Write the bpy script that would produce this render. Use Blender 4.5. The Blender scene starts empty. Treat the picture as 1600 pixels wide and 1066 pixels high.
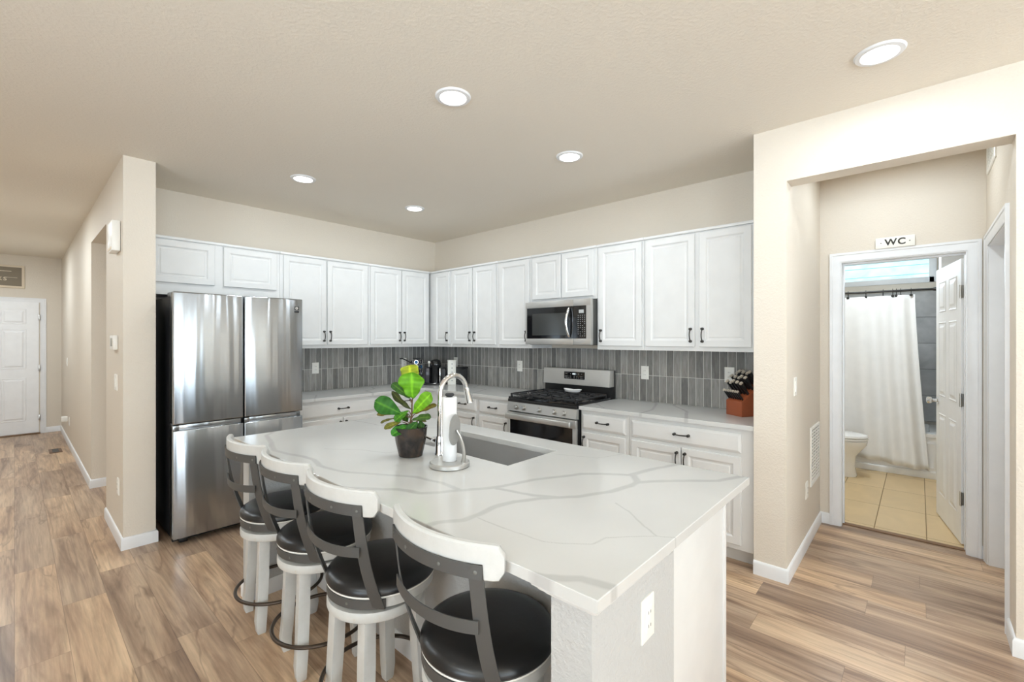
import bpy, bmesh, math, random
from mathutils import Vector, Matrix, noise
import numpy as np
random.seed(7)
PI = math.pi
SC = bpy.context.scene
COL = SC.collection

# ------------------------------------------------------------------ camera, world, sun, window light, exposure
CAM_H = 1.463
YAW = math.radians(42.12)
cd = bpy.data.cameras.new('camera'); cam = bpy.data.objects.new('camera', cd); COL.objects.link(cam)
cam.location = (0, 0, CAM_H); cam.rotation_euler = (PI/2, 0, YAW - PI/2)
cd.sensor_width = 36.0; cd.lens = 703/1600*36; cd.shift_y = -3/1600; cd.clip_start = 0.02; cd.clip_end = 200
SC.camera = cam
SC.view_settings.view_transform = 'Standard'; SC.view_settings.look = 'None'
SC.view_settings.gamma = 1; SC.view_settings.use_curve_mapping = False
SC.view_settings.exposure = 0.12
try:
    SC.cycles.use_denoising = True
    SC.cycles.max_bounces = 10; SC.cycles.diffuse_bounces = 6; SC.cycles.glossy_bounces = 5
    SC.cycles.transparent_max_bounces = 8
    SC.cycles.sample_clamp_indirect = 6.0
    SC.cycles.caustics_reflective = False; SC.cycles.caustics_refractive = False
except Exception:
    pass
wd = bpy.data.worlds.new('world'); SC.world = wd; wd.use_nodes = True
bg = wd.node_tree.nodes['Background']; bg.inputs[0].default_value = (0.80, 0.90, 1.0, 1); bg.inputs[1].default_value = 1.6

def area(name, loc, rot, sx, sy, power, color=(1, 1, 1), shape='RECTANGLE', spread=180):
    l = bpy.data.lights.new(name, 'AREA'); l.shape = shape; l.size = sx; l.size_y = sy; l.energy = power; l.color = color
    l.spread = math.radians(spread)
    o = bpy.data.objects.new(name, l); o.location = loc; o.rotation_euler = rot; COL.objects.link(o); return o
sun = bpy.data.lights.new('sun', 'SUN'); sun.energy = 3.0; sun.angle = 0.02; sun.color = (1.0, 0.98, 0.95)
so = bpy.data.objects.new('sun', sun); COL.objects.link(so); so.rotation_euler = (math.radians(45), 0, math.radians(-100))
# daylight through the living-room windows behind the photographer (three openings in the back wall, two in the left wall)
BACK_WINDOWS = [(-2.9, -1.3, 0.35, 2.3), (-0.7, 1.1, 0.05, 2.3), (1.55, 2.65, 0.35, 2.3)]
LEFT_WINDOWS = [(-4.4, -2.6, 0.5, 2.3), (-1.0, 1.0, 0.5, 2.3)]
DAY = (0.72, 0.88, 1.0)
CEIL_FILL_TINT = (0.75, 0.89, 1.0)
SKY_W, CEIL_FILL_W = 8.0, 38.0
# each opening brings skylight straight in and holds an added upward fill lamp to brighten the ceiling
for (x0, x1, z0, z1) in BACK_WINDOWS:
    a_ = (x1-x0)*(z1-z0)
    area('window_daylight', ((x0+x1)/2, -6.53, (z0+z1)/2), (PI/2, 0, 0), x1-x0, z1-z0, SKY_W*a_, DAY)
    area('ceiling_fill', ((x0+x1)/2, -6.52, (z0+z1)/2), (PI/2+math.radians(50), 0, 0), x1-x0, z1-z0, CEIL_FILL_W*a_, CEIL_FILL_TINT, spread=128)
for (y0, y1, z0, z1) in LEFT_WINDOWS:
    a_ = (y1-y0)*(z1-z0)
    area('window_daylight', (-3.53, (y0+y1)/2, (z0+z1)/2), (0, -PI/2, 0), z1-z0, y1-y0, SKY_W*a_, DAY)
    area('ceiling_fill', (-3.52, (y0+y1)/2, (z0+z1)/2), (0, -PI/2-math.radians(50), 0), z1-z0, y1-y0, CEIL_FILL_W*a_, CEIL_FILL_TINT, spread=128)
DOWNLIGHT_W = 6.0
LAMP = (0.83, 0.93, 1.0)

# ------------------------------------------------------------------ node helpers
def newmat(name):
    m = bpy.data.materials.new(name); m.use_nodes = True
    nt = m.node_tree; b = nt.nodes['Principled BSDF']; return m, nt, b
def nd(nt, typ, ins=None, **props):
    n = nt.nodes.new(typ)
    for k, v in props.items(): setattr(n, k, v)
    if ins:
        for k, v in ins.items():
            s = n.inputs[k]
            if hasattr(v, 'is_output') or isinstance(v, bpy.types.NodeSocket): nt.links.new(v, s)
            else: s.default_value = v
    return n
def M(nt, op, a, b=None, c=None, clamp=False):
    ins = {0: a}
    if b is not None: ins[1] = b
    if c is not None: ins[2] = c
    n = nd(nt, 'ShaderNodeMath', ins, operation=op, use_clamp=clamp); return n.outputs[0]
def srgb(r, g, b):
    f = lambda c: ((c/255+0.055)/1.055)**2.4 if c/255 > 0.04045 else c/255/12.92
    return (f(r), f(g), f(b), 1)
def ramp(nt, fac, stops):
    n = nd(nt, 'ShaderNodeValToRGB', {0: fac}); cr = n.color_ramp
    while len(cr.elements) < len(stops): cr.elements.new(0.5)
    for e, (p, c) in zip(cr.elements, stops): e.position = p; e.color = c
    return n.outputs[0]
def mixc(nt, fac, a, b, blend='MIX'):
    n = nd(nt, 'ShaderNodeMix', None, data_type='RGBA', blend_type=blend)
    for idx, v in ((0, fac), (6, a), (7, b)):
        if isinstance(v, bpy.types.NodeSocket): nt.links.new(v, n.inputs[idx])
        else: n.inputs[idx].default_value = v
    return n.outputs[2]
def simple(name, col, rough=0.5, metal=0.0, bump=None, spec=0.5, coat=0.0):
    m, nt, b = newmat(name)
    b.inputs['Base Color'].default_value = col if len(col) == 4 else (*col, 1)
    b.inputs['Roughness'].default_value = rough; b.inputs['Metallic'].default_value = metal
    b.inputs['Specular IOR Level'].default_value = spec
    b.inputs['Coat Weight'].default_value = coat
    # slight procedural variation so that no surface is a dead flat colour
    tc = nd(nt, 'ShaderNodeTexCoord'); nz = nd(nt, 'ShaderNodeTexNoise', {'Vector': tc.outputs['Object'], 'Scale': 9.0, 'Detail': 3.0})
    c = b.inputs['Base Color'].default_value[:]
    lo = tuple(x*0.94 for x in c[:3])+(1,); hi = tuple(min(1, x*1.05) for x in c[:3])+(1,)
    nt.links.new(mixc(nt, nz.outputs[0], lo, hi), b.inputs['Base Color'])
    if bump:
        n2 = nd(nt, 'ShaderNodeTexNoise', {'Vector': tc.outputs['Object'], 'Scale': bump[0], 'Detail': 4.0})
        bp = nd(nt, 'ShaderNodeBump', {'Height': n2.outputs[0], 'Strength': bump[1], 'Distance': bump[2]})
        nt.links.new(bp.outputs[0], b.inputs['Normal'])
    return m
def emit(name, col, s):
    m = bpy.data.materials.new(name); m.use_nodes = True; nt = m.node_tree; nt.nodes.clear()
    e = nd(nt, 'ShaderNodeEmission', {0: (*col, 1), 1: s}); o = nd(nt, 'ShaderNodeOutputMaterial'); nt.links.new(e.outputs[0], o.inputs[0]); return m

WALLC = srgb(220, 211, 198)
def wall_mat(name, col, sc=90, st=0.35):
    m, nt, b = newmat(name)
    tc = nd(nt, 'ShaderNodeTexCoord')
    n1 = nd(nt, 'ShaderNodeTexNoise', {'Vector': tc.outputs['Object'], 'Scale': 1.2, 'Detail': 2.0})
    nt.links.new(mixc(nt, n1.outputs[0], tuple(x*0.98 for x in col[:3])+(1,), tuple(min(1, x*1.02) for x in col[:3])+(1,)), b.inputs['Base Color'])
    n2 = nd(nt, 'ShaderNodeTexNoise', {'Vector': tc.outputs['Object'], 'Scale': sc, 'Detail': 3.0, 'Roughness': 0.55})
    r = ramp(nt, n2.outputs[0], [(0.42, (0, 0, 0, 1)), (0.62, (1, 1, 1, 1))])
    bp = nd(nt, 'ShaderNodeBump', {'Height': r, 'Strength': st, 'Distance': 0.002})
    nt.links.new(bp.outputs[0], b.inputs['Normal']); b.inputs['Roughness'].default_value = 0.62
    b.inputs['Specular IOR Level'].default_value = 0.35
    return m
M_WALL = wall_mat('beige_wall_paint', WALLC)
M_CEIL = wall_mat('beige_ceiling_paint', srgb(228, 221, 209), 60, 0.3)
M_KNEE = wall_mat('white_textured_drywall', srgb(190, 190, 189), 70, 0.5)
M_TRIM = simple('white_trim_paint', srgb(230, 231, 233), 0.35)
M_CAB = simple('white_cabinet_paint', srgb(222, 222, 221), 0.38)
M_DOORW = simple('white_door_paint', srgb(240, 241, 243), 0.4)
M_HANDLE = simple('dark_bronze_metal', srgb(58, 56, 54), 0.35, 0.7)
M_BLACK = simple('black_plastic', srgb(22, 22, 23), 0.4)
M_BLACKGLOSS = simple('black_glass', srgb(20, 20, 22), 0.06, 0, None, 0.6)
M_CHROME = simple('polished_chrome', srgb(225, 225, 225), 0.1, 1.0)
M_NICKEL = simple('brushed_nickel', srgb(190, 188, 184), 0.28, 1.0)
M_OUTLET = simple('white_outlet_plastic', srgb(238, 236, 230), 0.35)
M_SLOT = simple('dark_slots', srgb(70, 70, 68), 0.6)
M_IRON = simple('cast_iron', srgb(48, 48, 50), 0.55, 0.1, (120, 0.3, 0.001))
M_CERAM = simple('white_ceramic', srgb(240, 240, 240), 0.12)
M_LEATHER = simple('black_leather', srgb(30, 30, 31), 0.3, 0, (60, 0.12, 0.002), 0.55)
M_STOOLMETAL = simple('charcoal_metal', srgb(92, 92, 91), 0.5, 0.45)
M_RINGBRONZE = simple('bronze_footrest_metal', srgb(78, 68, 60), 0.35, 0.75)
M_SWIVEL = simple('grey_swivel_metal', srgb(120, 120, 116), 0.5, 0.4)
M_SINK = simple('brushed_sink_steel', srgb(186, 186, 186), 0.42, 0.45)
M_PAPER = simple('white_paper', srgb(226, 226, 226), 0.8)
M_SOIL = simple('dark_soil', srgb(40, 30, 22), 0.95, 0, (80, 0.8, 0.01))
M_KNIFEW = simple('knife_block_cherry_wood', srgb(150, 78, 46), 0.35)
M_CURT = simple('white_curtain_fabric', srgb(240, 240, 240), 0.9, 0, (300, 0.25, 0.001))
M_SEAM = simple('grey_line', srgb(150, 150, 150), 0.5)
M_INK = simple('dark_ink', srgb(60, 58, 52), 0.7)
M_SIGNW = simple('cream_sign_board', srgb(240, 238, 230), 0.6)
M_TAUPE = simple('taupe_sign_panel', srgb(132, 122, 106), 0.7)
M_CREAM = simple('cream_sign_frame', srgb(222, 208, 186), 0.6)
M_BLUE = simple('blue_pod_foil', srgb(30, 90, 140), 0.3, 0.3)
M_BADGE = simple('dark_badge', srgb(40, 40, 42), 0.3)

def wood_white():
    m, nt, b = newmat('worn_white_painted_wood')
    tc = nd(nt, 'ShaderNodeTexCoord')
    n = nd(nt, 'ShaderNodeTexNoise', {'Vector': tc.outputs['Object'], 'Scale': 26.0, 'Detail': 5.0, 'Roughness': 0.7})
    r = ramp(nt, n.outputs[0], [(0.26, srgb(196, 186, 172)), (0.36, srgb(198, 198, 195)), (1.0, srgb(209, 208, 206))])
    nt.links.new(r, b.inputs['Base Color']); b.inputs['Roughness'].default_value = 0.42
    return m
M_STOOLWOOD = wood_white()

def steel(name, col, rough=0.2, wave=0.0, stretch=(40, 40, 0.6), aniso=0.0, metal=1.0):
    m, nt, b = newmat(name)
    b.inputs['Metallic'].default_value = metal; b.inputs['Roughness'].default_value = rough
    tc = nd(nt, 'ShaderNodeTexCoord')
    mp = nd(nt, 'ShaderNodeMapping', {'Vector': tc.outputs['Object'], 'Scale': (2, 2, 260)})
    n = nd(nt, 'ShaderNodeTexNoise', {'Vector': mp.outputs[0], 'Scale': 3.0, 'Detail': 3.0})
    nt.links.new(mixc(nt, n.outputs[0], tuple(x*0.9 for x in col[:3])+(1,), tuple(min(1, x*1.06) for x in col[:3])+(1,)), b.inputs['Base Color'])
    if wave:
        mp2 = nd(nt, 'ShaderNodeMapping', {'Vector': tc.outputs['Object'], 'Scale': stretch})
        n2 = nd(nt, 'ShaderNodeTexNoise', {'Vector': mp2.outputs[0], 'Scale': 1.0, 'Detail': 1.0})
        bp = nd(nt, 'ShaderNodeBump', {'Height': n2.outputs[0], 'Strength': 1.0, 'Distance': wave})
        nt.links.new(bp.outputs[0], b.inputs['Normal'])
    if aniso:
        b.inputs['Anisotropic'].default_value = aniso; b.inputs['Anisotropic Rotation'].default_value = 0.25
        tg = nd(nt, 'ShaderNodeTangent', None, direction_type='RADIAL', axis='Z')
        nt.links.new(tg.outputs[0], b.inputs['Tangent'])
    return m
M_FRIDGE = steel('brushed_stainless_doors', srgb(176, 180, 184), 0.19, 0.0065, (11, 11, 0.42), 0.9)
M_STEEL = steel('brushed_stainless', srgb(196, 195, 192), 0.38, 0.0, (1, 1, 1), 0.4, 0.72)

def floor_mat():
    m, nt, b = newmat('vinyl_plank_floor')
    g = nd(nt, 'ShaderNodeNewGeometry'); sp = nd(nt, 'ShaderNodeSeparateXYZ', {0: g.outputs['Position']})
    x, y = sp.outputs[0], sp.outputs[1]
    W, L = 0.178, 1.22
    u = M(nt, 'DIVIDE', x, W); row = M(nt, 'FLOOR', u); fu = M(nt, 'FRACT', u)
    wn = nd(nt, 'ShaderNodeTexWhiteNoise', {1: row}, noise_dimensions='1D')
    v = M(nt, 'ADD', M(nt, 'DIVIDE', y, L), wn.outputs[0]); pid = M(nt, 'FLOOR', v); fv = M(nt, 'FRACT', v)
    cv = nd(nt, 'ShaderNodeCombineXYZ', {0: row, 1: pid, 2: 0.5})
    w2 = nd(nt, 'ShaderNodeTexWhiteNoise', {0: cv.outputs[0]}, noise_dimensions='3D')
    # grain: stretched noise, shifted for each plank
    off = M(nt, 'MULTIPLY', w2.outputs[0], 37.0)
    gx = M(nt, 'MULTIPLY', x, 9.0); gy = M(nt, 'MULTIPLY', y, 0.95)
    gv = nd(nt, 'ShaderNodeCombineXYZ', {0: gx, 1: gy, 2: off})
    n1 = nd(nt, 'ShaderNodeTexNoise', {'Vector': gv.outputs[0], 'Scale': 1.0, 'Detail': 6.0, 'Roughness': 0.6, 'Distortion': 0.65})
    fx = M(nt, 'MULTIPLY', x, 70.0); fy = M(nt, 'MULTIPLY', y, 3.0)
    fvv = nd(nt, 'ShaderNodeCombineXYZ', {0: fx, 1: fy, 2: off})
    n2 = nd(nt, 'ShaderNodeTexNoise', {'Vector': fvv.outputs[0], 'Scale': 1.0, 'Detail': 3.0, 'Distortion': 0.3})
    base = ramp(nt, n1.outputs[0], [(0.28, srgb(128, 103, 84)), (0.42, srgb(166, 139, 115)), (0.55, srgb(192, 166, 139)), (0.75, srgb(214, 190, 161))])
    fine = ramp(nt, n2.outputs[0], [(0.3, (0.76, 0.75, 0.74, 1)), (0.65, (1.08, 1.08, 1.08, 1))])
    c = mixc(nt, 1.0, base, fine, 'MULTIPLY')
    # tone of the plank
    tone = ramp(nt, w2.outputs[0], [(0.0, (0.76, 0.74, 0.76, 1)), (0.5, (0.98, 0.97, 0.98, 1)), (1.0, (1.18, 1.13, 1.06, 1))])
    c = mixc(nt, 1.0, c, tone, 'MULTIPLY')
    # knots
    kx = M(nt, 'MULTIPLY', x, 3.3); ky = M(nt, 'MULTIPLY', y, 1.1)
    kv = nd(nt, 'ShaderNodeCombineXYZ', {0: kx, 1: ky, 2: off})
    vo = nd(nt, 'ShaderNodeTexVoronoi', {'Vector': kv.outputs[0], 'Scale': 1.0, 'Randomness': 1.0})
    kd = nd(nt, 'ShaderNodeTexNoise', {'Vector': gv.outputs[0], 'Scale': 3.0})
    kk = M(nt, 'ADD', vo.outputs['Distance'], M(nt, 'MULTIPLY', kd.outputs[0], 0.12))
    km = ramp(nt, kk, [(0.10, (1, 1, 1, 1)), (0.20, (0, 0, 0, 1))])
    c = mixc(nt, M(nt, 'MULTIPLY', km, 0.7), c, srgb(98, 70, 52))
    n5 = nd(nt, 'ShaderNodeTexNoise', {'Vector': gv.outputs[0], 'Scale': 0.5, 'Detail': 4.0, 'Roughness': 0.5, 'Distortion': 0.7})
    ck = M(nt, 'ABSOLUTE', M(nt, 'SUBTRACT', n5.outputs[0], 0.53))
    ck = M(nt, 'SUBTRACT', 1.0, M(nt, 'MULTIPLY', ck, 60.0), clamp=True)
    c = mixc(nt, M(nt, 'MULTIPLY', ck, 0.38), c, srgb(92, 68, 52))
    # seams
    eu = M(nt, 'MINIMUM', fu, M(nt, 'SUBTRACT', 1.0, fu)); ev = M(nt, 'MINIMUM', fv, M(nt, 'SUBTRACT', 1.0, fv))
    su = M(nt, 'LESS_THAN', eu, 0.008); sv = M(nt, 'LESS_THAN', ev, 0.0009)
    seam = M(nt, 'MAXIMUM', su, sv)
    c = mixc(nt, M(nt, 'MULTIPLY', seam, 0.45), c, srgb(80, 60, 48))
    nt.links.new(c, b.inputs['Base Color'])
    b.inputs['Roughness'].default_value = 0.34
    bp = nd(nt, 'ShaderNodeBump', {'Height': n2.outputs[0], 'Strength': 0.12, 'Distance': 0.002})
    nt.links.new(bp.outputs[0], b.inputs['Normal'])
    return m
M_FLOOR = floor_mat()

def grid_tile(name, axis, tw, z_rows, ramp_stops, grout, gw, rough=0.22, streak=True, u_off=0.0, v_axis=2, va=0.22):
    """tile pattern: cells of width tw along axis, rows of height z_rows from z0"""
    m, nt, b = newmat(name)
    g = nd(nt, 'ShaderNodeNewGeometry'); sp = nd(nt, 'ShaderNodeSeparateXYZ', {0: g.outputs['Position']})
    u = M(nt, 'DIVIDE', M(nt, 'ADD', sp.outputs[axis], 50.0+u_off), tw); v = M(nt, 'DIVIDE', M(nt, 'SUBTRACT', sp.outputs[v_axis], z_rows[0]), z_rows[1])
    iu, iv, fu, fv = M(nt, 'FLOOR', u), M(nt, 'FLOOR', v), M(nt, 'FRACT', u), M(nt, 'FRACT', v)
    cv = nd(nt, 'ShaderNodeCombineXYZ', {0: iu, 1: iv, 2: 0.5})
    wn = nd(nt, 'ShaderNodeTexWhiteNoise', {0: cv.outputs[0]}, noise_dimensions='3D')
    c = ramp(nt, wn.outputs[0], ramp_stops)
    hv = nd(nt, 'ShaderNodeCombineXYZ', {0: M(nt, 'MULTIPLY', sp.outputs[axis], 60.0 if streak else 4.0), 1: M(nt, 'MULTIPLY', sp.outputs[v_axis], 9.0 if streak else 6.0), 2: M(nt, 'MULTIPLY', wn.outputs[0], 9.0)})
    nz = nd(nt, 'ShaderNodeTexNoise', {'Vector': hv.outputs[0], 'Scale': 1.0, 'Detail': 4.0, 'Distortion': 0.6})
    var = ramp(nt, nz.outputs[0], [(0.3, (1-va, 1-va, 1-va, 1)), (0.7, (1+va, 1+va, 1+va, 1))])
    c = mixc(nt, 1.0, c, var, 'MULTIPLY')
    eu = M(nt, 'MULTIPLY', M(nt, 'MINIMUM', fu, M(nt, 'SUBTRACT', 1.0, fu)), tw)
    ev = M(nt, 'MULTIPLY', M(nt, 'MINIMUM', fv, M(nt, 'SUBTRACT', 1.0, fv)), z_rows[1])
    e = M(nt, 'MINIMUM', eu, ev); gm = M(nt, 'LESS_THAN', e, gw/2)
    nt.links.new(mixc(nt, gm, c, grout), b.inputs['Base Color'])
    rr = mixc(nt, gm, (rough,)*3+(1,), (0.8, 0.8, 0.8, 1)); nt.links.new(rr, b.inputs['Roughness'])
    hh = M(nt, 'ADD', M(nt, 'MULTIPLY', M(nt, 'MINIMUM', e, 0.004), 1.0), M(nt, 'MULTIPLY', nz.outputs[0], 0.0022))
    bp = nd(nt, 'ShaderNodeBump', {'Height': hh, 'Strength': 0.8, 'Distance': 1.0}); nt.links.new(bp.outputs[0], b.inputs['Normal'])
    return m
TS = [(0.0, srgb(112, 111, 109)), (0.5, srgb(134, 132, 129)), (1.0, srgb(154, 152, 148))]
M_TILE_Y = grid_tile('grey_stacked_tile_right', 1, 0.0615, (0.914, 0.2293), TS, srgb(215, 213, 208), 0.0045)
M_TILE_X = grid_tile('grey_stacked_tile_back', 0, 0.0615, (0.914, 0.2293), TS, srgb(215, 213, 208), 0.0045)
M_BTILE = grid_tile('grey_bath_wall_tile', 1, 0.61, (0.5, 0.305), [(0, srgb(170, 169, 168)), (1, srgb(182, 181, 180))], srgb(108, 107, 106), 0.004, 0.35, False, 0.3)
M_BTILEX = grid_tile('grey_bath_side_tile', 0, 0.61, (0.5, 0.305), [(0, srgb(170, 169, 168)), (1, srgb(182, 181, 180))], srgb(108, 107, 106), 0.004, 0.35, False, 0.3)
M_BFLOOR = grid_tile('beige_bath_floor_tile', 0, 0.60, (-0.343, 0.30), [(0, srgb(212, 186, 142)), (1, srgb(219, 193, 150))], srgb(150, 126, 92), 0.005, 0.35, False, 0.10, 1, 0.05)
M_SIDING = grid_tile('pale_siding', 1, 30.0, (0.02, 0.145), [(0, srgb(205, 238, 245)), (1, srgb(205, 238, 245))], srgb(120, 190, 195), 0.010, 0.6, False)

# veined quartz: the slab meshes carry the distance to each vein line as an attribute
def quartz(name):
    m, nt, b = newmat(name)
    g = nd(nt, 'ShaderNodeNewGeometry')
    flat = nd(nt, 'ShaderNodeVectorMath', {0: g.outputs['Position'], 1: (1, 1, 0)}, operation='MULTIPLY')
    a1 = nd(nt, 'ShaderNodeAttribute', None, attribute_name='vein_strong').outputs['Fac']
    a2 = nd(nt, 'ShaderNodeAttribute', None, attribute_name='vein_faint').outputs['Fac']
    n3 = nd(nt, 'ShaderNodeTexNoise', {'Vector': flat.outputs[0], 'Scale': 2.2, 'Detail': 5.0})
    c = ramp(nt, n3.outputs[0], [(0.3, srgb(200, 200, 198)), (0.7, srgb(207, 207, 205))])
    n4 = nd(nt, 'ShaderNodeTexNoise', {'Vector': flat.outputs[0], 'Scale': 12.0, 'Detail': 3.0})
    f = M(nt, 'SUBTRACT', 1.3, a2, clamp=True); c = mixc(nt, M(nt, 'MULTIPLY', f, 0.5), c, srgb(168, 167, 165))
    f = M(nt, 'MULTIPLY', M(nt, 'SUBTRACT', 1.25, a1), 1.5, clamp=True)
    f = M(nt, 'MULTIPLY', f, M(nt, 'ADD', M(nt, 'MULTIPLY', n4.outputs[0], 0.5), 0.45))
    c = mixc(nt, f, c, srgb(176, 175, 174))
    nt.links.new(c, b.inputs['Base Color']); b.inputs['Roughness'].default_value = 0.16
    return m
S = 1.018
def sc(pts): return [(x*S, y*S) for x, y in pts]
VEINS = [
 (sc([(0.79,1.70),(0.803,1.588),(0.883,1.482),(0.938,1.41),(0.968,1.318),(1.012,1.277),(1.076,1.238),(1.202,1.157),(1.36,1.112),(1.469,1.053),(1.541,1.025),(1.667,0.866),(1.744,0.846),(1.96,0.78)]), 0.0145, 1),
 (sc([(1.682,0.862),(1.596,0.80)]), 0.016, 1),
 (sc([(1.217,0.963),(1.314,0.882),(1.433,0.822),(1.536,0.798),(1.596,0.80),(1.725,0.691),(1.824,0.577),(1.96,0.52)]), 0.0145, 1),
 (sc([(1.35,0.75),(1.311,0.681),(1.237,0.599),(1.202,0.544)]), 0.004, 0),
 (sc([(0.986,0.707),(1.037,0.649),(1.091,0.64),(1.198,0.543),(1.23,0.49)]), 0.0035, 0),
 (sc([(0.80,0.69),(0.82,0.642),(0.871,0.572),(0.892,0.48)]), 0.0145, 1),
 (sc([(0.89,1.924),(0.902,1.804),(0.919,1.746),(0.979,1.643),(1.073,1.477),(1.09,1.347),(1.084,1.248)]), 0.0115, 1),
 (sc([(1.189,1.144),(1.224,1.001),(1.274,0.913)]), 0.0115, 1),
 (sc([(0.79,1.07),(0.846,1.067),(0.912,1.021),(0.972,1.021),(1.045,1.029),(1.133,1.011),(1.217,0.963)]), 0.0145, 1),
 (sc([(0.955,1.003),(0.951,0.915),(0.951,0.831),(0.955,0.755),(0.986,0.707)]), 0.0035, 0),
 (sc([(1.03,2.83),(0.958,2.755),(0.912,2.539),(0.856,2.354),(0.88,2.224),(0.906,2.128),(0.914,2.045),(0.89,1.924)]), 0.0135, 1),
 (sc([(0.78,2.32),(0.794,2.237),(0.795,2.10)]), 0.0115, 1),
 (sc([(1.529,2.90),(1.556,2.565),(1.645,2.344),(1.75,2.2),(1.96,2.12)]), 0.006, 0),
 (sc([(1.04,2.2),(1.15,2.05),(1.2,1.9),(1.32,1.85)]), 0.004, 0),
 (sc([(1.72,1.30),(1.80,1.1),(1.96,1.04)]), 0.004, 0),
]
CVEINS = [
 ([(3.5,2.08),(3.341,2.059),(3.142,1.854)], 0.007, 1),
 ([(3.74,1.70),(3.658,1.652),(3.339,1.539),(3.103,1.529)], 0.012, 1),
 ([(3.74,1.53),(3.648,1.498),(3.423,1.307),(3.167,1.214),(3.09,1.19)], 0.013, 1),
 ([(2.9,4.76),(2.72,4.6),(2.66,4.45),(2.5,4.35),(2.45,4.12)], 0.012, 1),
 ([(1.9,4.7),(2.0,4.4),(1.85,4.12)], 0.008, 1),
 ([(3.74,3.9),(3.5,3.75),(3.45,3.5),(3.10,3.35)], 0.008, 1),
]
M_QUARTZ = quartz('white_veined_quartz')

def leaf_mat():
    m, nt, b = newmat('fiddle_leaf_green')
    at = nd(nt, 'ShaderNodeAttribute', None, attribute_name='tone')
    tc = nd(nt, 'ShaderNodeTexCoord'); nz = nd(nt, 'ShaderNodeTexNoise', {'Vector': tc.outputs['Object'], 'Scale': 30.0, 'Detail': 3.0})
    v = ramp(nt, nz.outputs[0], [(0.3, (0.75, 0.8, 0.7, 1)), (0.7, (1.2, 1.15, 1.1, 1))])
    nt.links.new(mixc(nt, 1.0, at.outputs[0], v, 'MULTIPLY'), b.inputs['Base Color'])
    b.inputs['Roughness'].default_value = 0.5; b.inputs['Specular IOR Level'].default_value = 0.25
    return m
M_LEAF = leaf_mat()
M_STEM = simple('brown_stem', srgb(96, 72, 48), 0.7)
def pot_mat():
    m, nt, b = newmat('dark_glazed_pot')
    tc = nd(nt, 'ShaderNodeTexCoord'); nz = nd(nt, 'ShaderNodeTexNoise', {'Vector': tc.outputs['Object'], 'Scale': 16.0, 'Detail': 4.0, 'Distortion': 1.0})
    r = ramp(nt, nz.outputs[0], [(0.3, srgb(38, 36, 36)), (0.5, srgb(60, 54, 51)), (0.72, srgb(84, 68, 56))])
    nt.links.new(r, b.inputs['Base Color']); b.inputs['Roughness'].default_value = 0.16; b.inputs['Metallic'].default_value = 0.35
    return m
M_POT = pot_mat()
def glass_mat():
    m = bpy.data.materials.new('window_glass'); m.use_nodes = True; nt = m.node_tree; nt.nodes.clear()
    t = nd(nt, 'ShaderNodeBsdfTransparent', {0: (0.95, 1, 1, 1)}); g = nd(nt, 'ShaderNodeBsdfGlossy', {'Roughness': 0.02})
    mx = nd(nt, 'ShaderNodeMixShader', {0: 0.06, 1: t.outputs[0], 2: g.outputs[0]}); o = nd(nt, 'ShaderNodeOutputMaterial'); nt.links.new(mx.outputs[0], o.inputs[0]); return m
M_GLASS = glass_mat()
M_LENS = emit('downlight_lens', (1.0, 0.97, 0.92), 14.0)
M_DISPLAY = emit('lit_display', (0.85, 0.95, 1.0), 0.9)

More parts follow.
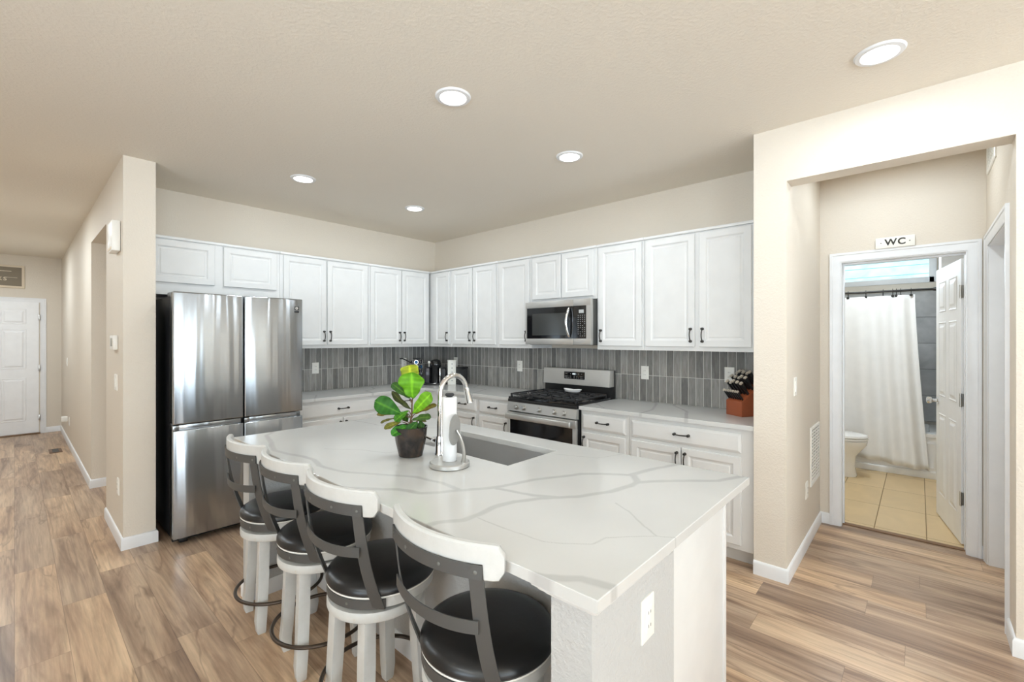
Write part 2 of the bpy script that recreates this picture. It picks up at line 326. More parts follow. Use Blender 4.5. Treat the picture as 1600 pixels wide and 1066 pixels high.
# ------------------------------------------------------------------ mesh helpers
class MB:
    def __init__(s): s.bm = bmesh.new()
    def box(s, x0, x1, y0, y1, z0, z1, bev=0.0, seg=2, rot=None):
        vs = [s.bm.verts.new((x, y, z)) for z in (min(z0, z1), max(z0, z1)) for y in (min(y0, y1), max(y0, y1)) for x in (min(x0, x1), max(x0, x1))]
        fs = [s.bm.faces.new([vs[i] for i in f]) for f in ((0, 2, 3, 1), (4, 5, 7, 6), (0, 1, 5, 4), (2, 6, 7, 3), (0, 4, 6, 2), (1, 3, 7, 5))]
        if rot: bmesh.ops.transform(s.bm, matrix=rot, verts=vs)
        if bev > 0:
            es = list({e for f in fs for e in f.edges})
            bmesh.ops.bevel(s.bm, geom=es, offset=bev, segments=seg, profile=0.5, affect='EDGES')
        return s
    def loops(s, loops, closed=True, cap0=True, cap1=True):
        rings = [[s.bm.verts.new(p) for p in L] for L in loops]
        n = len(rings[0])
        for a, b in zip(rings[:-1], rings[1:]):
            for i in range(n if closed else n-1):
                j = (i+1) % n
                try: s.bm.faces.new((a[i], a[j], b[j], b[i]))
                except ValueError: pass
        if closed and cap0:
            try: s.bm.faces.new(rings[0][::-1])
            except ValueError: pass
        if closed and cap1:
            try: s.bm.faces.new(rings[-1])
            except ValueError: pass
        return s
    def lathe(s, c, prof, n=32, axis=Vector((0, 0, 1)), cap0=True, cap1=True):
        c = Vector(c); axis = Vector(axis).normalized()
        a = axis.orthogonal().normalized(); b = axis.cross(a)
        if abs(axis.z) > 0.99: a, b = Vector((1, 0, 0)), Vector((0, 1, 0)) if axis.z > 0 else Vector((0, -1, 0))
        L = [[c + axis*h + (a*math.cos(2*PI*i/n) + b*math.sin(2*PI*i/n))*max(r, 1e-4) for i in range(n)] for r, h in prof]
        return s.loops(L, True, cap0, cap1)
    def tube(s, pts, r, n=12, caps=True):
        pts = [Vector(p) for p in pts]; rs = r if isinstance(r, (list, tuple)) else [r]*len(pts)
        L = []; up = None
        for i, p in enumerate(pts):
            t = (pts[min(i+1, len(pts)-1)] - pts[max(i-1, 0)]).normalized()
            if up is None: up = t.orthogonal().normalized()
            up = (up - t*up.dot(t)).normalized(); b = t.cross(up)
            L.append([p + (up*math.cos(2*PI*k/n) + b*math.sin(2*PI*k/n))*rs[i] for k in range(n)])
        return s.loops(L, True, caps, caps)
    def torus(s, c, R, r, n=64, m=10, rx=1.0):
        c = Vector(c); rings = []
        for i in range(n):
            a = 2*PI*i/n
            rings.append([s.bm.verts.new(c + Vector((math.cos(a)*(R + r*math.cos(2*PI*k/m)), math.sin(a)*(R + r*math.cos(2*PI*k/m)), r*math.sin(2*PI*k/m)))) for k in range(m)])
        for i in range(n):
            for k in range(m):
                s.bm.faces.new((rings[i][k], rings[(i+1) % n][k], rings[(i+1) % n][(k+1) % m], rings[i][(k+1) % m]))
        return s
    def prism(s, poly, z0, z1, bev=0.0):
        n = len(poly); a = [s.bm.verts.new((p[0], p[1], z0)) for p in poly]; b = [s.bm.verts.new((p[0], p[1], z1)) for p in poly]
        fs = [s.bm.faces.new(a[::-1]), s.bm.faces.new(b)] + [s.bm.faces.new((a[i], a[(i+1) % n], b[(i+1) % n], b[i])) for i in range(n)]
        if bev: bmesh.ops.bevel(s.bm, geom=list({e for f in fs for e in f.edges}), offset=bev, segments=2, profile=0.5, affect='EDGES')
        return s
    def panel(s, T, u0, u1, v0, v1, prof):
        """nested rectangles: prof = list of (inset, height); T maps (u,v,n) to the world"""
        L = []
        for ins, h in prof:
            a, b, c, d = u0+ins, u1-ins, v0+ins, v1-ins
            L.append([T(a, c, h), T(b, c, h), T(b, d, h), T(a, d, h)])
        return s.loops(L, True, True, True)
    def build(s, name, mat, parent=None, smooth=None, origin=None):
        bmesh.ops.remove_doubles(s.bm, verts=s.bm.verts, dist=1e-6)
        bmesh.ops.recalc_face_normals(s.bm, faces=s.bm.faces)
        org = Vector(origin) if origin is not None else (Vector(parent['_o']) if parent is not None and '_o' in parent else None)
        if org is None:
            vs = [v.co for v in s.bm.verts]
            org = Vector(((min(v.x for v in vs)+max(v.x for v in vs))/2, (min(v.y for v in vs)+max(v.y for v in vs))/2, min(v.z for v in vs)))
        bmesh.ops.translate(s.bm, verts=s.bm.verts, vec=-org)
        me = bpy.data.meshes.new(name); s.bm.to_mesh(me); s.bm.free()
        me.materials.append(mat)
        o = bpy.data.objects.new(name, me); COL.objects.link(o); o['_o'] = tuple(org)
        if parent is not None:
            o.parent = parent; o.location = org - Vector(parent['_o'])
        else: o.location = org
        if smooth is None: smooth = 35
        if smooth:
            for p in me.polygons: p.use_smooth = True
            me.set_sharp_from_angle(angle=math.radians(smooth))
        return o
def thing(name, label, cat, loc, group=None, kind=None):
    o = bpy.data.objects.new(name, None); COL.objects.link(o); o.location = loc; o['_o'] = tuple(loc)
    o.empty_display_size = 0.1
    if label: o['label'] = label
    if cat: o['category'] = cat
    if group: o['group'] = group
    if kind: o['kind'] = kind
    return o
def tag(o, label, cat, group=None):
    o['label'] = label; o['category'] = cat
    if group: o['group'] = group
    return o
def struct(name, mb, mat, label=None, smooth=None):
    o = mb.build(name, mat, smooth=smooth); o['kind'] = 'structure'
    if label: o['label'] = label
    return o
def sweep(mb, path, prof, side=1, closed=False):
    """mitred sweep of a profile (offset, z) along a 2-D path; offset is to the left of travel when side=1"""
    n = len(path); L = []
    for k, p in enumerate(path):
        p = Vector(p); 
        d0 = (p-Vector(path[k-1])).normalized() if k > 0 else None
        d1 = (Vector(path[k+1])-p).normalized() if k < n-1 else None
        d0 = d0 or d1; d1 = d1 or d0
        n0, n1 = Vector((-d0.y, d0.x))*side, Vector((-d1.y, d1.x))*side
        m = (n0+n1); m = m/(m.dot(n0))
        L.append([(p.x+m.x*o, p.y+m.y*o, z) for o, z in prof])
    mb.loops(L); return mb
def vein_slab(name, xs, ys, keep, z0, z1, veins, mat, step=0.006, bev=0.002):
    """slab cut from a fine grid; keep(x, y) says which cells exist"""
    def fill(v):
        o = []
        for a, b in zip(v[:-1], v[1:]):
            k = max(1, int(round((b-a)/step))); o += [a+(b-a)*i/k for i in range(k)]
        return np.array(o+[v[-1]])
    X, Y = fill(xs), fill(ys); nx, ny = len(X), len(Y)
    cxs, cys = (X[:-1]+X[1:])/2, (Y[:-1]+Y[1:])/2
    K = np.array([[keep(a, b) for b in cys] for a in cxs])
    Kp = np.zeros((nx+1, ny+1), bool); Kp[1:-1, 1:-1] = K
    # inward shift of the rim for the eased edge
    gx = (Kp[1:, 1:].astype(int)+Kp[1:, :-1]-Kp[:-1, 1:]-Kp[:-1, :-1]); gy = (Kp[1:, 1:].astype(int)+Kp[:-1, 1:]-Kp[1:, :-1]-Kp[:-1, :-1])
    GX, GY = np.meshgrid(X, Y, indexing='ij')
    TX, TY = GX+np.sign(gx)*bev, GY+np.sign(gy)*bev
    used = Kp[1:, 1:] | Kp[1:, :-1] | Kp[:-1, 1:] | Kp[:-1, :-1]
    full = Kp[1:, 1:] & Kp[1:, :-1] & Kp[:-1, 1:] & Kp[:-1, :-1]
    idt = -np.ones((nx, ny), int); idt[used] = np.arange(used.sum())
    V = np.stack([TX[used], TY[used], np.full(used.sum(), z1)], 1); N = len(V)
    rim = used & ~full; idr = -np.ones((nx, ny), int); idr[rim] = np.arange(rim.sum())
    R1 = np.stack([GX[rim], GY[rim], np.full(rim.sum(), z1-bev)], 1); R0 = R1.copy(); R0[:, 2] = z0; nr = len(R1)
    V = np.concatenate([V, R1, R0]); F = []
    for i in range(nx-1):
        for j in range(ny-1):
            if K[i, j]: F.append((idt[i, j], idt[i+1, j], idt[i+1, j+1], idt[i, j+1]))
    def side(p, q):
        a, b = idr[p], idr[q]; F.append((idt[p], N+a, N+b, idt[q])); F.append((N+a, N+nr+a, N+nr+b, N+b))
    for i in range(nx-1):
        for j in range(ny):
            lo, hi = Kp[i+1, j], Kp[i+1, j+1]
            if hi and not lo: side((i, j), (i+1, j))
            if lo and not hi: side((i+1, j), (i, j))
    for i in range(nx):
        for j in range(ny-1):
            lo, hi = Kp[i, j+1], Kp[i+1, j+1]
            if hi and not lo: side((i, j+1), (i, j))
            if lo and not hi: side((i, j), (i, j+1))
    # underside
    base = len(V); ex = []
    xi = [int(np.argmin(abs(X-v))) for v in xs]; yi = [int(np.argmin(abs(Y-v))) for v in ys]
    for a, a2 in zip(xi[:-1], xi[1:]):
        for b, b2 in zip(yi[:-1], yi[1:]):
            if K[(a+a2)//2, (b+b2)//2]:
                k = base+len(ex); ex += [(X[a], Y[b], z0), (X[a2], Y[b], z0), (X[a2], Y[b2], z0), (X[a], Y[b2], z0)]
                F.append((k, k+3, k+2, k+1))
    V = np.concatenate([V, np.array(ex)])
    org = np.array([(xs[0]+xs[-1])/2, (ys[0]+ys[-1])/2, z0])
    me = bpy.data.meshes.new(name); me.from_pydata((V-org).tolist(), [], [tuple(int(q) for q in f) for f in F])
    P = V[:, :2].copy()
    for i in range(len(P)):
        w = noise.noise_vector((P[i, 0]*9, P[i, 1]*9, 0.3))+0.45*noise.noise_vector((P[i, 0]*30, P[i, 1]*30, 4.3)); P[i] += np.array((w[0], w[1]))*0.0065
    out = {True: np.full(len(P), 9.0), False: np.full(len(P), 9.0)}
    for pts, w, st_ in veins:
        for a, c in zip(pts[:-1], pts[1:]):
            a, c = np.array(a), np.array(c); ba = c-a; h = np.clip(((P-a)@ba)/(ba@ba), 0, 1)
            d = np.hypot(*(P-a-h[:, None]*ba).T)/w; k = st_ > 0.5; out[k] = np.minimum(out[k], d)
    for nm, k in (('vein_strong', True), ('vein_faint', False)):
        at = me.attributes.new(nm, 'FLOAT', 'POINT'); at.data.foreach_set('value', out[k].astype(np.float32))
    me.materials.append(mat); o = bpy.data.objects.new(name, me); COL.objects.link(o); o.location = org; o['_o'] = tuple(float(q) for q in org)
    for p in me.polygons: p.use_smooth = True
    me.set_sharp_from_angle(angle=math.radians(30))
    return o
def text_mesh(name, body, size, mat, loc, rot, parent=None, ext=0.0008, align='CENTER', bold=0.0):
    cu = bpy.data.curves.new(name, 'FONT'); cu.body = body; cu.size = size; cu.extrude = ext; cu.align_x = align; cu.align_y = 'CENTER'; cu.space_character = 1.15; cu.offset = bold
    to = bpy.data.objects.new(name, cu); COL.objects.link(to)
    bpy.context.view_layer.update()
    me = bpy.data.meshes.new_from_object(to.evaluated_get(bpy.context.evaluated_depsgraph_get()))
    COL.objects.unlink(to); bpy.data.objects.remove(to)
    o = bpy.data.objects.new(name, me); COL.objects.link(o); me.materials.clear(); me.materials.append(mat)
    l = Vector(loc)
    if parent is not None: o.parent = parent; l = l - Vector(parent['_o'])
    o.location = l; o.rotation_euler = rot; o['_o'] = tuple(loc)
    return o

# ------------------------------------------------------------------ the shell
H = 2.74; XR = 3.75; YF = 4.77; XW = 3.10; XB = 4.33
RUG = None
mb = MB()
mb.box(-3.7, 4.42, -6.7, 10.3, -0.1, 0.0)
struct('floor', mb, M_FLOOR, 'wood plank floor')
struct('floor_bath', MB().box(4.42, 7.35, -0.6, 1.5, -0.1, 0.002), M_BFLOOR, 'beige tile floor of the bathroom')
struct('ceiling', MB().box(-3.7, 7.35, -6.7, 10.3, H, H+0.1), M_CEIL)
def wall(name, *b, mat=None):
    mb = MB()
    for bb in b: mb.box(*bb)
    return struct(name, mb, mat or M_WALL, smooth=False)
wall('wall_range', (XR, XR+0.10, 0.766, YF+0.17, 0, H))
wall('wall_fridge', (0.505, XR, YF, YF+0.17, 0, H), (0.505, 0.685, 4.09, YF, 0, H))
wall('wall_hall_header', (0.505, 0.60, YF+0.17, 6.02, 2.41, H), (0.60, 2.6, YF+0.17, 6.02, 2.41, 2.5))
wall('wall_hall_right', (0.505, 2.6, 6.02, 6.14, 0, H), (0.505, 0.62, 6.14, 10.15, 0, H))
wall('wall_side_hall_end', (2.6, 2.7, YF+0.17, 6.14, 0, H))
wall('wall_hall_end', (-1.1, 0.62, 10.15, 10.27, 0, H))
wall('wall_hall_left', (-1.1, -1.0, 5.0, 10.15, 0, H))
wall('wall_living_back', (-3.6, -1.1, 5.0, 5.1, 0, H))
lw = MB(); yprev = -6.6
for (y0, y1, z0, z1) in LEFT_WINDOWS:
    lw.box(-3.6, -3.5, yprev, y0, 0, H); lw.box(-3.6, -3.5, y0, y1, 0, z0); lw.box(-3.6, -3.5, y0, y1, z1, H); yprev = y1
lw.box(-3.6, -3.5, yprev, 5.0, 0, H)
struct('wall_left', lw, M_WALL, smooth=False)
bw = MB(); xprev = -3.6
for (x0, x1, z0, z1) in BACK_WINDOWS:
    bw.box(xprev, x0, -6.6, -6.5, 0, H); bw.box(x0, x1, -6.6, -6.5, 0, z0); bw.box(x0, x1, -6.6, -6.5, z1, H); xprev = x1
bw.box(xprev, 3.24, -6.6, -6.5, 0, H)
struct('wall_behind_camera', bw, M_WALL, smooth=False)
wn = 0
for (x0, x1, z0, z1) in BACK_WINDOWS:
    wn += 1; f = MB(); t = 0.06
    f.box(x0, x0+t, -6.6, -6.5, z0, z1).box(x1-t, x1, -6.6, -6.5, z0, z1).box(x0, x1, -6.6, -6.5, z0, z0+t).box(x0, x1, -6.6, -6.5, z1-t, z1).box((x0+x1)/2-t/2, (x0+x1)/2+t/2, -6.6, -6.5, z0, z1)
    struct('window_%d' % wn, f, M_TRIM)
for (y0, y1, z0, z1) in LEFT_WINDOWS:
    wn += 1; f = MB(); t = 0.06
    f.box(-3.6, -3.5, y0, y0+t, z0, z1).box(-3.6, -3.5, y1-t, y1, z0, z1).box(-3.6, -3.5, y0, y1, z0, z0+t).box(-3.6, -3.5, y0, y1, z1-t, z1).box(-3.6, -3.5, (y0+y1)/2-t/2, (y0+y1)/2+t/2, z0, z1)
    struct('window_%d' % wn, f, M_TRIM)
# wall around the nook
wall('wall_right', (XW, XW+0.12, -6.5, -0.333, 0, H), (XW, XW+0.14, -0.333, 0.5875, 2.41, H))
wall('wall_nook_left', (XW, XB, 0.5875, 0.766, 0, H))
wall('wall_nook_back', (XB, 4.45, -0.333, -0.255, 0, H), (XB, 4.45, 0.465, 0.5875, 0, H), (XB, 4.45, -0.255, 0.465, 2.075, H))
wall('wall_nook_right', (XW+0.12, 3.36, -0.453, -0.333, 0, H), (4.235, 4.45, -0.453, -0.333, 0, H), (3.36, 4.235, -0.453, -0.333, 2.075, H))
# bathroom walls
wall('wall_bath_left', (4.45, 7.18, 1.35, 1.45, 0, H), (4.33, 4.45, 0.5875, 1.45, 0, H))
wall('wall_bath_right', (4.45, 6.38, -0.50, -0.40, 0, H))
struct('wall_tub_end', MB().box(6.38, 7.18, -0.50, -0.17, 0, H), M_BTILEX, smooth=False)
WY0, WY1, WZ0, WZ1 = -0.135, 1.0, 2.15, 2.455
bb = MB()
bb.box(7.18, 7.30, -0.5, WY0, 0, H).box(7.18, 7.30, WY1, 1.45, 0, H).box(7.18, 7.30, WY0, WY1, 0, WZ0).box(7.18, 7.30, WY0, WY1, WZ1, H)
struct('wall_bath_back', bb, M_WALL, smooth=False)
struct('wall_tub_back', MB().box(7.165, 7.18, -0.17, 1.35, 0.5, 2.03), M_BTILE, 'grey tile above the bathtub', smooth=False)
struct('exterior_wall', MB().box(9.5, 9.6, -4, 5, 0, 5), M_SIDING, 'pale blue siding of the house next door', smooth=False)
struct('ground', MB().box(7.4, 14, -8, 9, -0.4, -0.3), simple('grey_ground', srgb(150, 148, 140), 0.9))
# window over the tub
area('bath_window_daylight', (7.15, 0.43, 2.30), (0, PI/2, 0), 0.28, 1.1, 8, DAY)
w = thing('window_6', None, None, (7.2, (WY0+WY1)/2, WZ0), kind='structure')
f = MB(); t = 0.045
f.box(7.17, 7.26, WY0-0.02, WY0+t, WZ0-0.02, WZ1+0.02, 0.003).box(7.17, 7.26, WY1-t, WY1+0.02, WZ0-0.02, WZ1+0.02, 0.003).box(7.17, 7.26, WY0, WY1, WZ0-0.02, WZ0+t, 0.003).box(7.17, 7.26, WY0, WY1, WZ1-t, WZ1+0.02, 0.003)
f.build('window_frame', M_TRIM, w); MB().box(7.215, 7.221, WY0+0.03, WY1-0.03, WZ0+0.03, WZ1-0.03).build('pane', M_GLASS, w)

# baseboards and casings: mitred sweeps
B = 0.013
def baseboard(name, paths, hgt=0.085):
    mb = MB()
    for p in paths: sweep(mb, p, [(0, 0), (B, 0), (B, hgt-0.014), (B-0.003, hgt-0.006), (0.005, hgt-0.001), (0, hgt)], 1)
    return struct(name, mb, M_TRIM)
baseboard('baseboard_column', [[(0.685, 4.77), (0.685, 4.09), (0.505, 4.09), (0.505, 4.94)]])
baseboard('baseboard_hall', [[(2.6, 6.02), (0.505, 6.02), (0.505, 10.15), (0.335, 10.15)]])
baseboard('baseboard_right', [[(3.10, 0.766), (3.10, 0.5875), (4.33, 0.5875), (4.33, 0.522)][::-1]])
baseboard('baseboard_far_right', [[(3.295, -0.333), (3.10, -0.333), (3.10, -6.5)][::-1], [(4.33, -0.313), (4.33, -0.333), (4.302, -0.333)][::-1]])
def casing(name, axis, face, n, o0, o1, zt, w=0.068, th=0.016):
    """three-sided mitred casing; axis 'Y': wall plane x=face running along y"""
    mb = MB(); prof = [(0, 0), (0, th), (0.016, th), (0.020, th-0.004), (0.036, th-0.004), (w-0.014, th-0.008), (w-0.004, th-0.010), (w, th-0.012), (w, 0)]
    L = []
    for (u, z, su, sz) in ((o0, 0, 1, 0), (o0, zt, 1, -1), (o1, zt, -1, -1), (o1, 0, -1, 0)):
        ring = []
        for ins, d in prof:
            uu, zz, ff = u+su*ins, z+sz*ins, face+n*d
            ring.append((ff, uu, zz) if axis == 'Y' else (uu, ff, zz))
        L.append(ring)
    mb.loops(L)
    return struct(name, mb, M_TRIM, smooth=20)
casing('trim_1', 'Y', XB, -1, -0.312, 0.522, 2.132)
jm = MB(); jm.box(XB+0.001, 4.47, 0.447, 0.465, 0, 2.057).box(XB+0.001, 4.47, -0.255, -0.237, 0, 2.057).box(XB+0.001, 4.47, -0.255, 0.465, 2.057, 2.075)
jm.box(4.40, 4.43, 0.436, 0.447, 0, 2.046).box(4.40, 4.43, -0.237, -0.233, 0, 2.046).box(4.40, 4.43, -0.237, 0.447, 2.046, 2.057)
struct('trim_2', jm, M_TRIM, smooth=False)
struct('trim_3', MB().box(4.385, 4.435, -0.237, 0.447, 0, 0.008, 0.002), simple('brown_threshold', srgb(130, 98, 70), 0.5), 'wooden threshold strip under the bathroom doorway')
casing('trim_4', 'X', -0.333, 1, 3.295, 4.30, 2.137)
jm = MB(); jm.box(3.36, 3.372, -0.453, -0.334, 0, 2.062).box(4.222, 4.235, -0.453, -0.334, 0, 2.062).box(3.36, 4.235, -0.453, -0.334, 2.062, 2.075)
struct('trim_5', jm, M_TRIM, smooth=False)

def door_faces(mb, T, w, h, d=0.006, back=None):
    """six-panel slab: returns frame slab with recessed raised panels, T(u,v,n)"""
    st, mid = 0.11*w/0.76, 0.10*w/0.76
    cw = (w-2*st-mid)/2
    rows = [(0.20, 0.86), (1.0, 1.60), (1.68, h-0.11)]
    cols = [(st, st+cw), (st+cw+mid, w-st)]
    for (v0, v1) in rows:
        for (u0, u1) in cols:
            mb.panel(T, u0, u1, v0, v1, [(0, 0.0005), (0.006, 0.004), (0.014, 0.0005), (0.03, 0.0015), (0.045, 0.007), (0.05, 0.0075)])
    return mb
def slab_door(parent, name, org, ud, nd_, w, h, th, mat, faces=(1,)):
    org, ud, nn = Vector(org), Vector(ud).normalized(), Vector(nd_).normalized()
    mb = MB(); T = lambda u, v, n: org + ud*u + nn*n + Vector((0, 0, v))
    mb.loops([[T(0, 0.01, -th), T(w, 0.01, -th), T(w, h, -th), T(0, h, -th)], [T(0, 0.01, 0), T(w, 0.01, 0), T(w, h, 0), T(0, h, 0)]])
    mb.build(name, mat, parent, smooth=False)
    mb = MB(); door_faces(mb, T, w, h)
    mb.build('raised_panels', mat, parent, smooth=False)
# hall front door (door_1)
d1 = thing('door_1', 'white six-panel front door at the end of the hall', None, (-0.2, 10.15, 0), kind='structure')
slab_door(d1, 'door_slab', (-0.655, 10.135, 0.01), (1, 0, 0), (0, -1, 0), 0.91, 2.02, 0.03, M_DOORW)
for z in (0.25, 1.02, 1.80):
    MB().box(0.25, 0.268, 10.12, 10.134, z-0.045, z+0.045, 0.002).build('hinge', M_NICKEL, d1)
casing('trim_6', 'X', 10.15, -1, -0.735, 0.335, 2.095, 0.066)
struct('trim_7', MB().box(-0.66, 0.27, 10.08, 10.14, 0, 0.02, 0.004), simple('bronze_threshold', srgb(120, 96, 74), 0.4, 0.3), 'bronze threshold under the front door')
# bathroom door (door_2), open
hg = Vector((4.505, -0.222, 0)); ang = math.radians(9.3)
ud = Vector((math.cos(ang), math.sin(ang), 0)); nn = Vector((-math.sin(ang), math.cos(ang), 0))
d2 = thing('door_2', 'white six-panel bathroom door standing open', None, tuple(hg), kind='structure')
slab_door(d2, 'door_slab', hg, ud, nn, 0.70, 2.035, 0.035, M_DOORW)
kp = hg + ud*0.64 + Vector((0, 0, 0.955))
k = MB(); k.lathe(kp, [(0.032, 0), (0.032, 0.006), (0.014, 0.010), (0.012, 0.035), (0.026, 0.045), (0.030, 0.058), (0.024, 0.070), (0.0, 0.074)], 24, nn)
k.build('door_knob', M_CHROME, d2)
for z in (0.33, 1.03, 1.80):
    hb = MB(); c = hg + Vector((0, 0, z)); T = lambda u, v, n: c + ud*u + nn*n + Vector((0, 0, v))
    for (u0, u1, n0, n1) in ((-0.003, 0.0, -0.033, -0.002), (-0.004, 0.030, 0.0, 0.0025)):
        hb.loops([[T(u0, -0.045, n0), T(u1, -0.045, n0), T(u1, -0.045, n1), T(u0, -0.045, n1)], [T(u0, 0.045, n0), T(u1, 0.045, n0), T(u1, 0.045, n1), T(u0, 0.045, n1)]])
    hb.lathe(c - ud*0.006 + nn*0.003 + Vector((0, 0, -0.048)), [(0.0065, 0), (0.0065, 0.096)], 12)
    hb.build('hinge', M_NICKEL, d2)
# closed door in the nook's right wall (door_3)
d3 = thing('door_3', 'white door set back in the nook side wall', None, (3.8, -0.42, 0), kind='structure')
slab_door(d3, 'door_slab', (3.374, -0.405, 0.005), (1, 0, 0), (0, 1, 0), 0.846, 2.05, 0.035, M_DOORW)
MB().lathe((3.44, -0.405, 0.955), [(0.032, 0), (0.032, 0.006), (0.014, 0.01), (0.012, 0.03), (0.026, 0.04), (0.028, 0.05), (0.0, 0.058)], 20, (0, 1, 0)).build('door_knob', M_CHROME, d3)

# ------------------------------------------------------------------ recessed lights
def downlight(x, y, lab):
    t = thing('recessed_light', lab, 'ceiling light', (x, y, H), 'recessed ceiling lights')
    MB().lathe((x, y, H), [(0.066, -0.004), (0.070, -0.010), (0.088, -0.008), (0.094, -0.001), (0.094, 0.0)], 48, cap0=False, cap1=False).build('trim_ring', M_TRIM, t)
    MB().lathe((x, y, H), [(0.0, -0.0045), (0.067, -0.0045), (0.067, -0.001)], 48, cap1=False).build('lens', M_LENS, t)
    area('downlight', (x, y, H-0.02), (0, 0, 0), 0.13, 0.13, DOWNLIGHT_W, LAMP, 'DISK')
downlight(1.55, 1.82, 'round recessed ceiling light above the middle of the island, beside the stools')
downlight(1.54, 3.63, 'round recessed ceiling light in front of the refrigerator')
downlight(2.62, 3.65, 'round recessed ceiling light nearest the kitchen corner')
downlight(2.60, 1.81, 'round recessed ceiling light in front of the microwave and range')
downlight(2.59, 0.13, 'round recessed ceiling light outside the nook, near the beam')
area('hall_light', (-0.35, 8.6, H-0.02), (0, 0, 0), 0.13, 0.13, 20, LAMP, 'DISK')
area('hall_light', (-0.35, 6.2, H-0.02), (0, 0, 0), 0.13, 0.13, 20, LAMP, 'DISK')
area('side_hall_fill', (1.6, 5.48, 2.39), (0, 0, 0), 0.13, 0.13, 6, LAMP, 'DISK')  # added fill in the side hall, no fixture modelled
area('bath_fill', (5.5, 0.4, H-0.02), (0, 0, 0), 0.3, 0.3, 19, LAMP, 'DISK')  # added fill standing in for unseen bathroom lighting
area('nook_fill', (3.8, 0.13, H-0.02), (0, 0, 0), 0.13, 0.13, 5, LAMP, 'DISK')  # added fill behind the beam to brighten the nook
for (x, y) in ((-1.8, -2.2), (-1.8, 1.0), (0.6, -3.0), (-0.7, 4.3)):
    area('living_fill', (x, y, H-0.02), (0, 0, 0), 0.13, 0.13, 12, LAMP, 'DISK')  # added fill lamps in the unseen living room, without fixtures

# ------------------------------------------------------------------ cabinets
DOORP = [(0, -0.019), (0, -0.003), (0.003, 0.0), (0.045, 0.0), (0.050, -0.002), (0.056, -0.0075), (0.066, -0.009), (0.074, -0.0055), (0.080, -0.0055)]
DRAWP = [(0, -0.019), (0, -0.008), (0.003, -0.006), (0.017, 0.0), (0.02, 0.0)]
def rangeT(face):  # faces -X, u runs along -Y (so left to right in view)
    return lambda u, v, n: Vector((face - n, -u, v))
def fridgeT(face):  # faces -Y, u = X
    return lambda u, v, n: Vector((u, face - n, v))
def pull(T, u, v, length, vertical, parent):
    """arched bar pull with round rosettes"""
    mb = MB(); L = length/2; pts = []
    for i in range(13):
        a = -1 + 2*i/12
        n = 0.012 + 0.018*(1-a*a)
        pts.append(T(u, v+a*L, n) if vertical else T(u+a*L, v, n))
    mb.tube(pts, 0.0042, 8)
    for sgn in (-1, 1):
        p0 = T(u, v+sgn*L, 0.0) if vertical else T(u+sgn*L, v, 0.0)
        p1 = T(u, v+sgn*L, 0.02) if vertical else T(u+sgn*L, v, 0.02)
        ax = (p1-p0).normalized()
        mb.lathe(p0, [(0.0105, 0.0), (0.0105, 0.003), (0.006, 0.006), (0.006, 0.014), (0.0095, 0.017), (0.0095, 0.021), (0.004, 0.024), (0, 0.0245)], 12, ax)
    mb.build('handle', M_HANDLE, parent)
def cab_body(t, T, u0, u1, z0, z1, depth, frame=True):
    mb = MB(); a, b = T(u0, z0, 0), T(u1, z1, -depth)
    mb.box(a.x, b.x, a.y, b.y, z0, z1, 0.0012, 1)
    return mb.build('body', M_CAB, t)
def cab_door(t, T, u0, u1, z0, z1, hu=None, hv=None, prof=DOORP, name='door'):
    TT = lambda u, v, n: T(u, v, n+0.020)
    d = MB().panel(TT, u0, u1, z0, z1, prof).build(name, M_CAB, t, smooth=False)
    if hu is not None:
        if name == 'drawer': pull(TT, hu, hv, 0.098, False, d)
        else: pull(TT, hu, hv, 0.092, True, d)
    return d
UZ0, UZ1 = 1.372, 2.285
DZ0, DZ1 = 1.405, 2.252
def upper(T, u0, u1, doors, label, z0=UZ0, dz0=DZ0, handles=(), depth=0.33, dz1=DZ1, cn='upper_cabinet', loc=None):
    a = T((u0+u1)/2, z0, -depth/2)
    t = thing(cn, label, 'cabinet', tuple(a), 'white wall cabinets')
    cab_body(t, T, u0+0.0008, u1-0.0008, z0, UZ1, depth-0.001)
    for i, (p, q) in enumerate(doors):
        h = handles[i] if i < len(handles) else None
        cab_door(t, T, p, q, dz0, dz1, None if h is None else (p+0.026 if h == 'L' else q-0.026), 1.492)
    mb = MB(); a0, a1 = T(u0+0.0008, 0, 0.001), T(u1-0.0008, 0, 0.016)
    mb.box(a0.x, a1.x, a0.y, a1.y, UZ1-0.022, UZ1-0.001, 0.003); mb.build('top_moulding', M_CAB, t)
    return t
TR = rangeT(3.42)
# range wall, u = -Y
upper(TR, -1.65, -0.768, [(-1.631, -1.242), (-1.208, -0.854)], 'white two-door wall cabinet at the end beside the nook wall, over the knife block', handles=('R', 'L'))
upper(TR, -2.085, -1.65, [(-2.063, -1.666)], 'white single-door wall cabinet just past the range side of the microwave', handles=('L',))
upper(TR, -2.83, -2.085, [(-2.807, -2.469), (-2.456, -2.115)], 'short white two-door cabinet directly above the microwave', z0=1.818, dz0=1.845)
upper(TR, -3.285, -2.83, [(-3.257, -2.855)], 'white single-door wall cabinet on the corner side of the microwave', handles=('R',))
upper(TR, -4.04, -3.285, [(-4.012, -3.678), (-3.653, -3.313)], 'white two-door wall cabinet above the white patterned box on the range wall', handles=('R', 'L'))
ct = upper(TR, -4.44, -4.04, [(-4.345, -4.072)], 'narrow white single-door wall cabinet in the kitchen corner', handles=('R',))
MB().box(3.43, 3.748, 4.44, 4.768, UZ0, UZ1).build('corner_back', M_CAB, ct)
TF = fridgeT(4.44)
upper(TF, 0.69, 1.665, [(0.70, 1.137), (1.205, 1.634)], 'wide short white cabinet above the refrigerator', z0=1.818, dz0=1.915)
